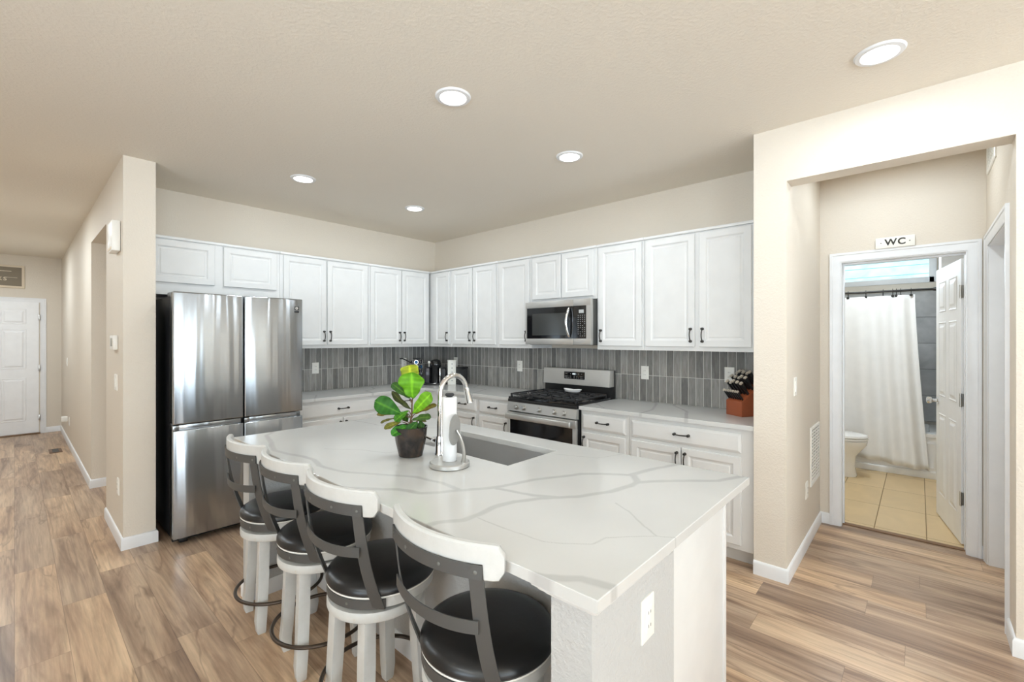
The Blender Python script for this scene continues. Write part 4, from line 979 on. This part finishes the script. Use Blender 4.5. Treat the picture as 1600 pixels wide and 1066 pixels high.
# slanted block seen from the front-left: knives lean toward the corner
T0 = Matrix.Translation((3.565, 0.922, 0.914)) @ Matrix.Rotation(math.radians(-31.7), 4, 'Z')
def kbp(p): return T0 @ Vector(p)
side = [(-0.12, 0.0), (0.10, 0.0), (0.10, 0.20), (0.055, 0.235), (-0.085, 0.125), (-0.12, 0.105)]
body.loops([[kbp((x, -0.075, z)) for x, z in side], [kbp((x, 0.075, z)) for x, z in side]])
bmesh.ops.bevel(body.bm, geom=body.bm.edges[:], offset=0.003, segments=2, profile=0.5, affect='EDGES')
body.build('block', M_KNIFEW, kbk)
M_CAP = simple('pale_steel_caps', srgb(214, 204, 188), 0.3, 0.35)
def knife(px, py, pz, ln, w, tk=1.0):
    dirv = Vector((-0.62, 0.0, 0.785)).normalized(); a = kbp((px, py, pz)); b = kbp(Vector((px, py, pz)) + dirv*ln)
    d = (b-a).normalized(); sd = (kbp((0, 1, 0)) - kbp((0, 0, 0))).normalized(); up = d.cross(sd).normalized()
    def sect(c, h, t):
        t = t*tk
        return [c + up*h + sd*t, c - up*h + sd*t, c - up*h - sd*t, c + up*h - sd*t]
    m = MB(); m.loops([sect(a, w*0.8, 0.006), sect(a+(b-a)*0.3, w*0.72, 0.0075), sect(a+(b-a)*0.75, w*0.9, 0.0075), sect(b, w*0.95, 0.0065)])
    bmesh.ops.bevel(m.bm, geom=m.bm.edges[:], offset=0.002, segments=1, profile=0.5, affect='EDGES')
    k = m.build('knife_handle', M_BLACK, kbk, smooth=False)
    m = MB(); m.loops([sect(b-d*0.007, w*1.05, 0.0082), sect(b+d*0.004, w*1.05, 0.0082)]); m.build('steel_cap', M_CAP, k)
for r_ in range(3):
    for c_ in range(5):
        px = -0.045 + 0.042*r_; pz = 0.155 + 0.033*r_
        knife(px, -0.055 + 0.031*c_, pz, 0.105 + 0.008*((c_+r_) % 3), 0.011)
for c_ in range(7): knife(-0.098, -0.062 + 0.0215*c_, 0.118, 0.078, 0.007, 0.72)
knife(0.075, 0.05, 0.22, 0.12, 0.011)

# ------------------------------------------------------------------ corner items
A45 = Matrix.Translation((3.42, 4.34, 0.914)) @ Matrix.Rotation(math.radians(-48), 4, 'Z')   # local -Y faces the camera
cm = thing('coffee_machine', 'black capsule coffee machine in the kitchen corner', 'coffee machine', (3.42, 4.34, 0.914))
def lbox(mb, x0, x1, y0, y1, z0, z1, bev=0.004): mb.box(x0, x1, y0, y1, z0, z1, bev, 2, A45); return mb
c = MB(); lbox(c, -0.125, 0.125, -0.10, 0.10, 0.0, 0.018, 0.006); c.build('base', M_BLACK, cm)
c = MB(); c.lathe(A45 @ Vector((0, 0.0, 0.018)), [(0.06, 0), (0.06, 0.19), (0.066, 0.2), (0.069, 0.235), (0.055, 0.27), (0.02, 0.285), (0, 0.286)], 32); c.build('brew_tower', simple('glossy_black_plastic', srgb(18, 18, 20), 0.15), cm)
c = MB(); lbox(c, -0.125, -0.066, -0.05, 0.09, 0.018, 0.205, 0.012); c.build('water_tank', simple('smoked_tank', srgb(60, 58, 64), 0.12), cm)
c = MB(); lbox(c, 0.07, 0.125, -0.05, 0.09, 0.018, 0.20, 0.012); lbox(c, -0.128, 0.128, -0.03, 0.03, 0.205, 0.215, 0.003); c.build('cup_shelf', M_BLACK, cm)
c = MB(); lbox(c, 0.056, 0.068, -0.065, -0.05, 0.018, 0.20, 0.002); c.build('chrome_strip', M_CHROME, cm)
c = MB(); c.lathe(A45 @ Vector((0, -0.062, 0.018)), [(0.04, 0), (0.04, 0.005), (0.03, 0.007), (0, 0.007)], 24); c.build('drip_tray', M_CHROME, cm)
c = MB(); c.lathe(A45 @ Vector((-0.075, -0.02, 0.215)), [(0.004, 0), (0.004, 0.035), (0.014, 0.045), (0.016, 0.058), (0.008, 0.07), (0, 0.071)], 16); c.build('lever_knob', M_OUTLET, cm)
# pod carousel
pc = thing('pod_carousel', 'black coffee pod carousel with chrome rings behind the plant', 'pod carousel', (3.245, 4.475, 0.914))
px_, py_ = 3.245, 4.475
MB().lathe((px_, py_, 0.914), [(0.075, 0), (0.075, 0.012), (0.012, 0.016), (0.010, 0.31), (0.05, 0.315), (0.05, 0.322), (0, 0.324)], 28).build('stand', M_BLACK, pc)
ringm, podk, podb = MB(), MB(), MB()
for lev in range(5):
    for k in range(6):
        a = k*PI/3 + PI*0.93; z = 0.914+0.05+lev*0.056; o = Vector((math.cos(a), math.sin(a), 0)); cpt = Vector((px_, py_, z)) + o*0.045
        ringm.lathe(cpt, [(0.020, 0.016), (0.026, 0.016), (0.026, 0.022), (0.020, 0.022)], 20, o, False, False)
        (podb if (k+lev) % 4 == 1 else podk).lathe(cpt, [(0.014, -0.01), (0.0195, 0.016), (0.0195, 0.019), (0, 0.019)], 16, o)
ringm.build('pod_rings', M_CHROME, pc); podk.build('dark_pods', simple('dark_pod_foil', srgb(60, 60, 66), 0.3, 0.5), pc); podb.build('blue_pods', M_BLUE, pc)
ar = MB(); q = Vector((px_, py_, 1.20)); ar.tube([q, q+Vector((-0.05, 0.05, -0.02)), q+Vector((-0.10, 0.08, 0.01)), q+Vector((-0.135, 0.10, 0.03)), q+Vector((-0.165, 0.11, 0.03))], 0.008, 10); ar.build('hook_arm', M_BLACK, pc)
# patterned white box
A2 = Matrix.Translation((3.555, 4.205, 0.914)) @ Matrix.Rotation(math.radians(-30), 4, 'Z')
wb = thing('patterned_box', 'tall white carton with grey dots beside the coffee machine', 'box', (3.555, 4.205, 0.914))
c = MB(); c.box(-0.048, 0.048, -0.04, 0.04, 0, 0.295, 0.002, 1, A2); c.build('carton', M_SIGNW, wb)
c = MB()
for z in (0.05, 0.10, 0.15, 0.20, 0.25):
    c.lathe(A2 @ Vector((0.0, -0.040, z)), [(0.007, 0), (0.007, 0.001)], 12, (A2.to_3x3() @ Vector((0, -1, 0))))
    c.lathe(A2 @ Vector((-0.048, 0.0, z+0.02)), [(0.008, 0), (0.008, 0.001)], 12, (A2.to_3x3() @ Vector((-1, 0, 0))))
c.build('dots', M_SEAM, wb)
# black container
bc = thing('black_canister', 'small black canister with a lid to the right of the patterned box', 'canister', (3.62, 4.08, 0.914))
c = MB(); c.box(3.57, 3.67, 4.04, 4.12, 0.914, 1.11, 0.008); c.build('jar', simple('dark_canister', srgb(45, 45, 46), 0.3), bc)
c = MB(); c.box(3.565, 3.675, 4.035, 4.125, 1.108, 1.13, 0.005); c.build('lid', M_BLACK, bc)
c = MB(); c.box(3.5685, 3.5705, 4.05, 4.11, 0.99, 1.05); c.build('label_patch', M_SEAM, bc)

# ------------------------------------------------------------------ plant
pxx, pyy = 1.273, 1.805
pl = thing('potted_fiddle_leaf_fig', 'young fiddle leaf fig in a dark glazed pot on the island', 'plant', (pxx, pyy, IZ))
MB().lathe((pxx, pyy, IZ), [(0.050, 0), (0.056, 0.004), (0.072, 0.075), (0.079, 0.138), (0.080, 0.141), (0.075, 0.141), (0.070, 0.118)], 48, cap1=False).build('pot', M_POT, pl)
MB().lathe((pxx, pyy, IZ+0.117), [(0.0705, 0), (0.0705, 0.002), (0, 0.006)], 32).build('soil', M_SOIL, pl)
K = 0.000463
C0 = Vector((pxx, pyy, IZ)); nrm = -camv
def pp(zx, zy, dep=0.0): return C0 + rgt*((zx-465)*K) + Vector((0, 0, (1028-zy)*K)) + nrm*dep
st = MB()
st.tube([pp(465, 800), pp(462, 680), pp(478, 600, 0.004), pp(478, 500), pp(484, 430), pp(470, 330, -0.01)], [0.005, 0.0045, 0.004, 0.0035, 0.003, 0.002], 10)
LV = [ # base, tip, width, depth base->tip, normal tilt, colour
 ((485,440),(488,172),262,(0.0,0.03),(0,0.15),(0.13,0.42,0.02)),
 ((470,310),(425,102),200,(-0.02,-0.05),(0,0.5),(0.30,0.42,0.03)),
 ((462,440),(285,285),104,(0.0,0.01),(0.3,0.6),(0.035,0.12,0.02)),
 ((478,560),(262,378),84,(-0.01,-0.02),(0.2,-0.6),(0.05,0.07,0.025)),
 ((370,590),(138,455),190,(0.01,0.05),(-0.2,0.5),(0.025,0.15,0.015)),
 ((490,590),(686,382),140,(0.01,0.05),(0.2,0.35),(0.16,0.46,0.02)),
 ((500,605),(712,512),62,(-0.01,-0.03),(0.2,0.9),(0.17,0.16,0.03)),
 ((480,660),(680,612),86,(0.0,0.04),(0.1,0.8),(0.05,0.13,0.03)),
 ((300,600),(120,602),56,(-0.01,0.0),(0,0.9),(0.16,0.15,0.03)),
 ((290,652),(138,698),40,(-0.02,-0.03),(0,1.2),(0.12,0.13,0.03)),
 ((385,672),(220,727),74,(0.02,0.04),(0,0.9),(0.17,0.19,0.04)),
 ((465,705),(318,775),118,(0.02,0.075),(-0.1,0.8),(0.04,0.22,0.03)),
 ((545,670),(470,752),104,(0.02,0.06),(0.1,0.6),(0.03,0.14,0.03)),
 ((445,565),(320,655),100,(0.0,0.03),(-0.2,0.7),(0.06,0.24,0.02)),
 ((560,665),(577,745),78,(-0.01,0.0),(0.1,0.5),(0.04,0.15,0.03)),
 ((480,672),(612,684),30,(-0.02,-0.03),(0,1.0),(0.12,0.12,0.03)),
 ((420,600),(390,680),80,(-0.02,-0.03),(0,0.4),(0.05,0.2,0.02)),
]
lf = MB(); lay = lf.bm.verts.layers.float_color.new('tone')
for (b0, t0, w, (d0, d1), (tx, tz), col) in LV:
    a, e_ = pp(*b0, d0), pp(*t0, d1); ax = e_-a; Ln = ax.length; axn = ax.normalized()
    nv = (nrm + rgt*tx + Vector((0, 0, tz))).normalized(); nv = (nv - axn*nv.dot(axn)).normalized(); sdv = axn.cross(nv).normalized()
    wid = w*K*1.24; col = (col[0]*0.86, col[1]*0.74, col[2]*0.6); rows = 18; cols = 10; G = []; sag = 0.05*Ln
    ph = random.random()*6
    for i in range(rows+1):
        s_ = i/rows
        prof_ = max(0.03, 1.12*(s_**0.72)*(max(0.0, 1-s_**5.0))**0.55)*(1+0.05*math.sin(s_*13+ph))
        row_ = []
        for j in range(cols+1):
            q = -1+2*j/cols
            p = a + ax*s_ + sdv*(q*prof_*wid*0.5) + nv*(math.sin(PI*s_)*sag - sag*0.6*s_*s_ + 0.10*wid*abs(q)**1.5*prof_ + 0.06*wid*math.sin(s_*15+ph+2*(q > 0))*abs(q)**2) + ax*(0.05*abs(q)**1.5*s_**3)
            v = lf.bm.verts.new(p)
            edge = 1.0 if abs(q) < 0.05 else 0.0
            vein = 1.0 if (i % 3 == 0) else -0.3
            k_ = 1 + 0.55*edge + 0.18*vein
            c_ = (min(1, col[0]*k_+0.04*edge), min(1, col[1]*k_+0.05*edge), col[2]*k_, 1)
            v[lay] = c_; row_.append(v)
        G.append(row_)
    for i in range(rows):
        for j in range(cols): lf.bm.faces.new((G[i][j], G[i][j+1], G[i+1][j+1], G[i+1][j]))
    sp0 = pp(470 + (b0[0]-470)*0.1, min(760, b0[1]+40), d0*0.3)
    st.tube([sp0, (sp0+a)/2 + Vector((0, 0, 0.003)), a], [0.0022, 0.002, 0.0018], 8)
fo = lf.build('foliage', M_LEAF, pl, smooth=180)
sm = fo.modifiers.new('solid', 'SOLIDIFY'); sm.thickness = 0.0008
st.build('stem', M_STEM, pl)

# ------------------------------------------------------------------ bar stools
def arc_pts(R, cx, half, n, z):
    a = math.asin(half/R); return [(cx - R*math.cos(-a + 2*a*i/n), R*math.sin(-a + 2*a*i/n), z) for i in range(n+1)]
def band(mb, pts_in, normal_out_thick, z0f, z1f):
    """curved strip: pts list of (x,y), thickness outward, z range functions of the parameter"""
    L = []
    n = len(pts_in)
    for i, (x, y, nx, ny) in enumerate(pts_in):
        s_ = i/(n-1); z0, z1 = z0f(s_), z1f(s_); t = normal_out_thick
        L.append([Vector((x, y, z0)), Vector((x+nx*t, y+ny*t, z0)), Vector((x+nx*t, y+ny*t, z1)), Vector((x, y, z1))])
    mb.loops(L); return mb
def arcn(R, cx, half, n):
    a = math.asin(half/R); o = []
    for i in range(n+1):
        th = -a + 2*a*i/n; nx, ny = -math.cos(th), math.sin(th)
        o.append((cx+R*nx, R*ny, nx, ny))
    return o
def make_stool(label):
    """seat faces +X; origin at the floor under the leg centre"""
    t = thing('bar_stool', label, 'bar stool', (0, 0, 0), 'bar stools along the island')
    O = Vector((0, 0, 0))
    lrot = 0.0
    for k in range(4):
        a = lrot + PI/4 + k*PI/2
        ca, sa = math.cos(a), math.sin(a); L = []
        for z, r, w in ((0.0, 0.172, 0.0175), (0.01, 0.175, 0.020), (0.06, 0.178, 0.0235), (0.12, 0.170, 0.0235), (0.28, 0.160, 0.0235), (0.454, 0.152, 0.0235)):
            c = Vector((ca*r, sa*r, z)); u = Vector((math.cos(a+PI/4), math.sin(a+PI/4), 0)); v = Vector((-u.y, u.x, 0))
            L.append([c+u*w+v*w, c-u*w+v*w, c-u*w-v*w, c+u*w-v*w])
        m = MB(); m.loops(L); bmesh.ops.bevel(m.bm, geom=[e for e in m.bm.edges if abs((e.verts[0].co-e.verts[1].co).z) > 0.005], offset=0.003, segments=2, profile=0.5, affect='EDGES')
        lg = m.build('leg', M_STOOLWOOD, t, origin=O)
        c = Vector((ca*0.146, sa*0.146, 0.158)); MB().lathe(c, [(0.007, 0), (0.007, 0.004), (0, 0.004)], 12, (-ca, -sa, 0)).build('bolt', M_IRON, lg, origin=O)
    MB().torus((0, 0, 0.158), 0.2065, 0.0085, 72, 10).build('footrest', M_RINGBRONZE, t, origin=O)
    MB().lathe((0, 0, 0), [(0.176, 0.452), (0.184, 0.456), (0.186, 0.462), (0.186, 0.484), (0.182, 0.490), (0.02, 0.490)], 64, cap1=True).build('seat_base', M_STOOLWOOD, t, origin=O)
    MB().lathe((0.01, 0, 0), [(0.168, 0.488), (0.168, 0.507)], 48).build('swivel_plate', M_SWIVEL, t, origin=O)
    se = 0.022
    MB().lathe((se, 0, 0), [(0.195, 0.505), (0.200, 0.508), (0.200, 0.541), (0.196, 0.545)], 72).build('seat_ring', M_STOOLWOOD, t, origin=O)
    cu = MB().lathe((se, 0, 0), [(0.190, 0.543), (0.203, 0.546), (0.209, 0.556), (0.208, 0.568), (0.200, 0.580), (0.180, 0.591), (0.15, 0.598), (0.10, 0.603), (0.05, 0.605), (0.0, 0.6055)], 72).build('cushion', M_LEATHER, t, origin=O)
    MB().torus((se, 0, 0.5475), 0.2035, 0.0036, 72, 8).build('piping', M_OUTLET, cu, origin=O)
    # metal back frame
    fm = MB()
    # lower band wraps the back of the seat ring
    R0 = 0.2015; lo = []
    for i in range(25):
        th = math.radians(-58 + 116*i/24); lo.append((se-R0*math.cos(th), R0*math.sin(th), -math.cos(th), math.sin(th)))
    band(fm, lo, 0.004, lambda s: 0.507, lambda s: 0.540)
    RB, CB = 0.428, 0.191
    top = arcn(RB+0.0005, CB, 0.188, 24)
    band(fm, top, 0.004, lambda s: 0.868, lambda s: 0.905)
    midb = arcn(0.43, CB+0.012, 0.172, 24)
    band(fm, midb, 0.004, lambda s: 0.716+0.010*(2*s-1)**2, lambda s: 0.750+0.010*(2*s-1)**2)
    # bow outward halfway: uprights
    for sg_ in (-1, 1):
        L = []
        for i in range(15):
            s_ = i/14
            z = 0.507 + (0.905-0.507)*s_
            yb = 0.158 + 0.012*s_ + 0.006*math.sin(PI*s_)
            # x at bottom on the ring, at top on the band
            xb = se - math.sqrt(R0*R0-0.158**2); xt = CB - math.sqrt(RB**2-0.170**2)
            x = xb + (xt-xb)*s_ - 0.022*math.sin(PI*s_)*(1-0.3*s_)
            tx = Vector((0.28+0.15*(1-s_), sg_*0.95, 0)).normalized() # width direction
            tx = Vector((0.62-0.2*s_, sg_*0.78, 0)).normalized()
            w = 0.021-0.002*s_; nv = Vector((-tx.y*sg_, tx.x*sg_, 0)); nv = nv if nv.x < 0 else -nv
            c = Vector((x, sg_*yb, z))
            L.append([c+tx*w, c-tx*w, c-tx*w+nv*0.0045, c+tx*w+nv*0.0045])
        fm.loops(L)
    fm.build('back_frame', M_STOOLMETAL, t, origin=O, smooth=40)
    sc_ = MB()
    for y_, z_ in ((0.172, 0.886), (-0.172, 0.886), (0.07, 0.886), (-0.07, 0.886)):
        a = math.asin(y_/RB); sc_.lathe((CB-(RB+0.004)*math.cos(a), (RB+0.004)*math.sin(a), z_), [(0.005, 0), (0.005, 0.0015), (0.003, 0.0025), (0, 0.0025)], 10, (-math.cos(a), math.sin(a), 0))
    for th in (-50, -18, 18, 50):
        a = math.radians(th); sc_.lathe((se-(R0+0.004)*math.cos(a), (R0+0.004)*math.sin(a), 0.523), [(0.005, 0), (0.005, 0.0015), (0, 0.0025)], 10, (-math.cos(a), math.sin(a), 0))
    sc_.build('screws', M_SWIVEL, t, origin=O)
    # wooden top rail
    rl = MB(); prof = arcn(RB-0.024, CB, 0.222, 36); L = []
    for i, (x, y, nx, ny) in enumerate(prof):
        s_ = abs(2*i/36-1); r_ = max(0.0, (s_-0.90)/0.10); k_ = 1-math.sqrt(max(0, 1-r_*r_))
        z1 = 0.953 - 0.022*k_; z0 = 0.864 + 0.022*k_
        th_ = 0.022
        L.append([Vector((x, y, z0+0.004)), Vector((x+nx*0.004, y+ny*0.004, z0)), Vector((x+nx*(th_-0.004), y+ny*(th_-0.004), z0)), Vector((x+nx*th_, y+ny*th_, z0+0.004)),
                  Vector((x+nx*th_, y+ny*th_, z1-0.005)), Vector((x+nx*(th_-0.005), y+ny*(th_-0.005), z1)), Vector((x+nx*0.005, y+ny*0.005, z1)), Vector((x, y, z1-0.005))])
    rl.loops(L); rl.build('top_rail', M_STOOLWOOD, t, origin=O, smooth=40)
    return t
def copy_tree(o, parent=None):
    c = o.copy(); COL.objects.link(c)
    if parent is not None: c.parent = parent
    for ch in list(o.children): copy_tree(ch, c)
    return c
proto = make_stool('white and charcoal bar stool nearest the island end wall, black round seat')
SPOTS = [(0.965, 0.990, 1, None), (0.960, 1.583, 4, 'white and charcoal bar stool second from the island end wall'),
         (0.965, 2.075, 2, 'white and charcoal bar stool third from the island end wall'), (0.958, 2.545, 3, 'white and charcoal bar stool closest to the refrigerator')]
for i, (x, y, a, lab) in enumerate(SPOTS):
    o = proto if i == 0 else copy_tree(proto)
    if lab: o['label'] = lab
    o.location = (x, y, 0); o.rotation_euler = (0, 0, math.radians(a))
    for ch in o.children:
        if ch.name.startswith('leg'): ch.rotation_euler = (0, 0, math.radians((-6, -4, -10, -8)[i]))

# ------------------------------------------------------------------ bathroom
tb = thing('bathtub', 'white bathtub behind the shower curtain', 'bathtub', (6.8, 0.6, 0))
t_ = MB(); X0, X1, Y0, Y1 = 6.42, 7.163, -0.168, 1.348
t_.loops([rr(X0, X1, Y0, Y1, 0.0, 0.01), rr(X0, X1, Y0, Y1, 0.43, 0.01), rr(X0-0.012, X1, Y0, Y1, 0.435, 0.01), rr(X0-0.012, X1, Y0, Y1, 0.47, 0.012), rr(X0+0.06, X1-0.05, Y0+0.08, Y1-0.08, 0.475, 0.06), rr(X0+0.10, X1-0.09, Y0+0.14, Y1-0.14, 0.12, 0.08)], True, True, True)
t_.build('tub_shell', M_CERAM, tb)
ap = MB(); ap.panel(lambda u, v, n: Vector((X0-n, -u, v)), -1.30, 0.13, 0.10, 0.38, [(0, 0.0), (0, 0.004), (0.015, 0.008), (0.03, 0.002)]); ap.box(X0-0.014, X0+0.01, Y0, Y1, 0, 0.075, 0.004); ap.build('apron_panel', M_CERAM, tb)
rod = thing('curtain_rod', 'dark curved shower curtain rod across the tub', 'curtain rod', (6.45, 0.6, 1.98))
r = MB(); r.tube([(6.42-0.03*math.sin(PI*i/20), -0.165+1.51*i/20, 1.985) for i in range(21)], 0.0125, 14); r.build('rod', M_HANDLE, rod)
r = MB(); r.lathe((6.42, -0.1695, 1.985), [(0.035, 0), (0.035, 0.006), (0.028, 0.02), (0.016, 0.05), (0.015, 0.06)], 24, (0, 1, 0)); r.build('flange', M_HANDLE, rod)
cu = thing('shower_curtain', 'long white shower curtain hanging from the dark rod', 'shower curtain', (6.39, 0.6, 0.1))
L0 = []; NY, NZ = 180, 30
for k in range(NZ+1):
    s_ = k/NZ; row_ = []   # top to bottom
    z = 1.935 - s_*(1.935-0.13)
    for i in range(NY+1):
        q = i/NY
        yr = 0.03 - 0.11*s_**1.3                      # the free edge drifts outward towards the hem
        y = yr + (1.30-yr)*q
        amp = (0.022 + 0.026*s_)*(1.5-0.9*q)
        x = 6.372 - 0.022*s_ + amp*0.8*(math.sin(q*62 - 4.2*q*q*9) * 0.7 + 0.3*math.sin(q*23+1.0+s_))
        zz = z - (0.02*math.sin(q*9+0.5) + 0.03*math.exp(-q*14))*s_
        row_.append(Vector((x, y, zz)))
    L0.append(row_)
c = MB(); c.loops(L0, closed=False); fab = c.build('fabric', M_CURT, cu, smooth=180)
sol = fab.modifiers.new('solid', 'SOLIDIFY'); sol.thickness = 0.0015
for y in (0.06, 0.145, 0.18, 0.21, 0.29, 0.44, 0.60, 0.76, 0.92, 1.08, 1.24):
    m = MB(); pts = [Vector((6.40+0.020*math.cos(a), y, 1.972+0.036*math.sin(a))) for a in [2*PI*i/16 for i in range(17)]]
    m.tube(pts, 0.0028, 6, False)
    m.lathe((6.376, y, 1.93), [(0.014, 0), (0.014, 0.004), (0.007, 0.009), (0, 0.009)], 12, (-1, 0, 0)); m.build('curtain_ring', M_HANDLE, cu)
# toilet, seen from the side, facing -Y
tx, ty = 6.0, 0.66
to = thing('toilet', 'white toilet beside the shower curtain', 'toilet', (tx, ty, 0))
def ell(cx, cy, a, bf, bb, z, n=40):
    P = []
    for i in range(n):
        th = 2*PI*i/n; y = math.sin(th); P.append(Vector((cx+a*math.cos(th), cy + (bb if y > 0 else bf)*y, z)))
    return P
b_ = MB(); b_.loops([ell(tx, ty, 0.105, 0.17, 0.28, 0.0), ell(tx, ty, 0.11, 0.175, 0.28, 0.02), ell(tx, ty, 0.098, 0.155, 0.27, 0.12), ell(tx, ty, 0.105, 0.165, 0.27, 0.22), ell(tx, ty, 0.15, 0.215, 0.27, 0.29), ell(tx, ty, 0.18, 0.255, 0.26, 0.345), ell(tx, ty, 0.185, 0.265, 0.26, 0.385), ell(tx, ty, 0.17, 0.25, 0.25, 0.395)])
b_.build('bowl', M_CERAM, to)
b_ = MB(); b_.loops([ell(tx, ty, 0.18, 0.262, 0.24, 0.396), ell(tx, ty, 0.187, 0.268, 0.24, 0.402), ell(tx, ty, 0.185, 0.268, 0.24, 0.414), ell(tx, ty, 0.18, 0.262, 0.24, 0.418)]); b_.build('seat', M_CERAM, to)
b_ = MB(); b_.loops([ell(tx, ty, 0.18, 0.262, 0.24, 0.422), ell(tx, ty, 0.188, 0.270, 0.24, 0.428), ell(tx, ty, 0.182, 0.262, 0.24, 0.446), ell(tx, ty, 0.14, 0.2, 0.2, 0.458)]); b_.build('lid', M_CERAM, to)
b_ = MB(); b_.box(tx-0.21, tx+0.21, ty+0.27, ty+0.47, 0.37, 0.74, 0.02, 3); b_.build('tank', M_CERAM, to)
b_ = MB(); b_.box(tx-0.22, tx+0.22, ty+0.262, ty+0.478, 0.742, 0.775, 0.01, 3); b_.build('tank_lid', M_CERAM, to)

for o in bpy.data.objects:
    if '_o' in o: del o['_o']
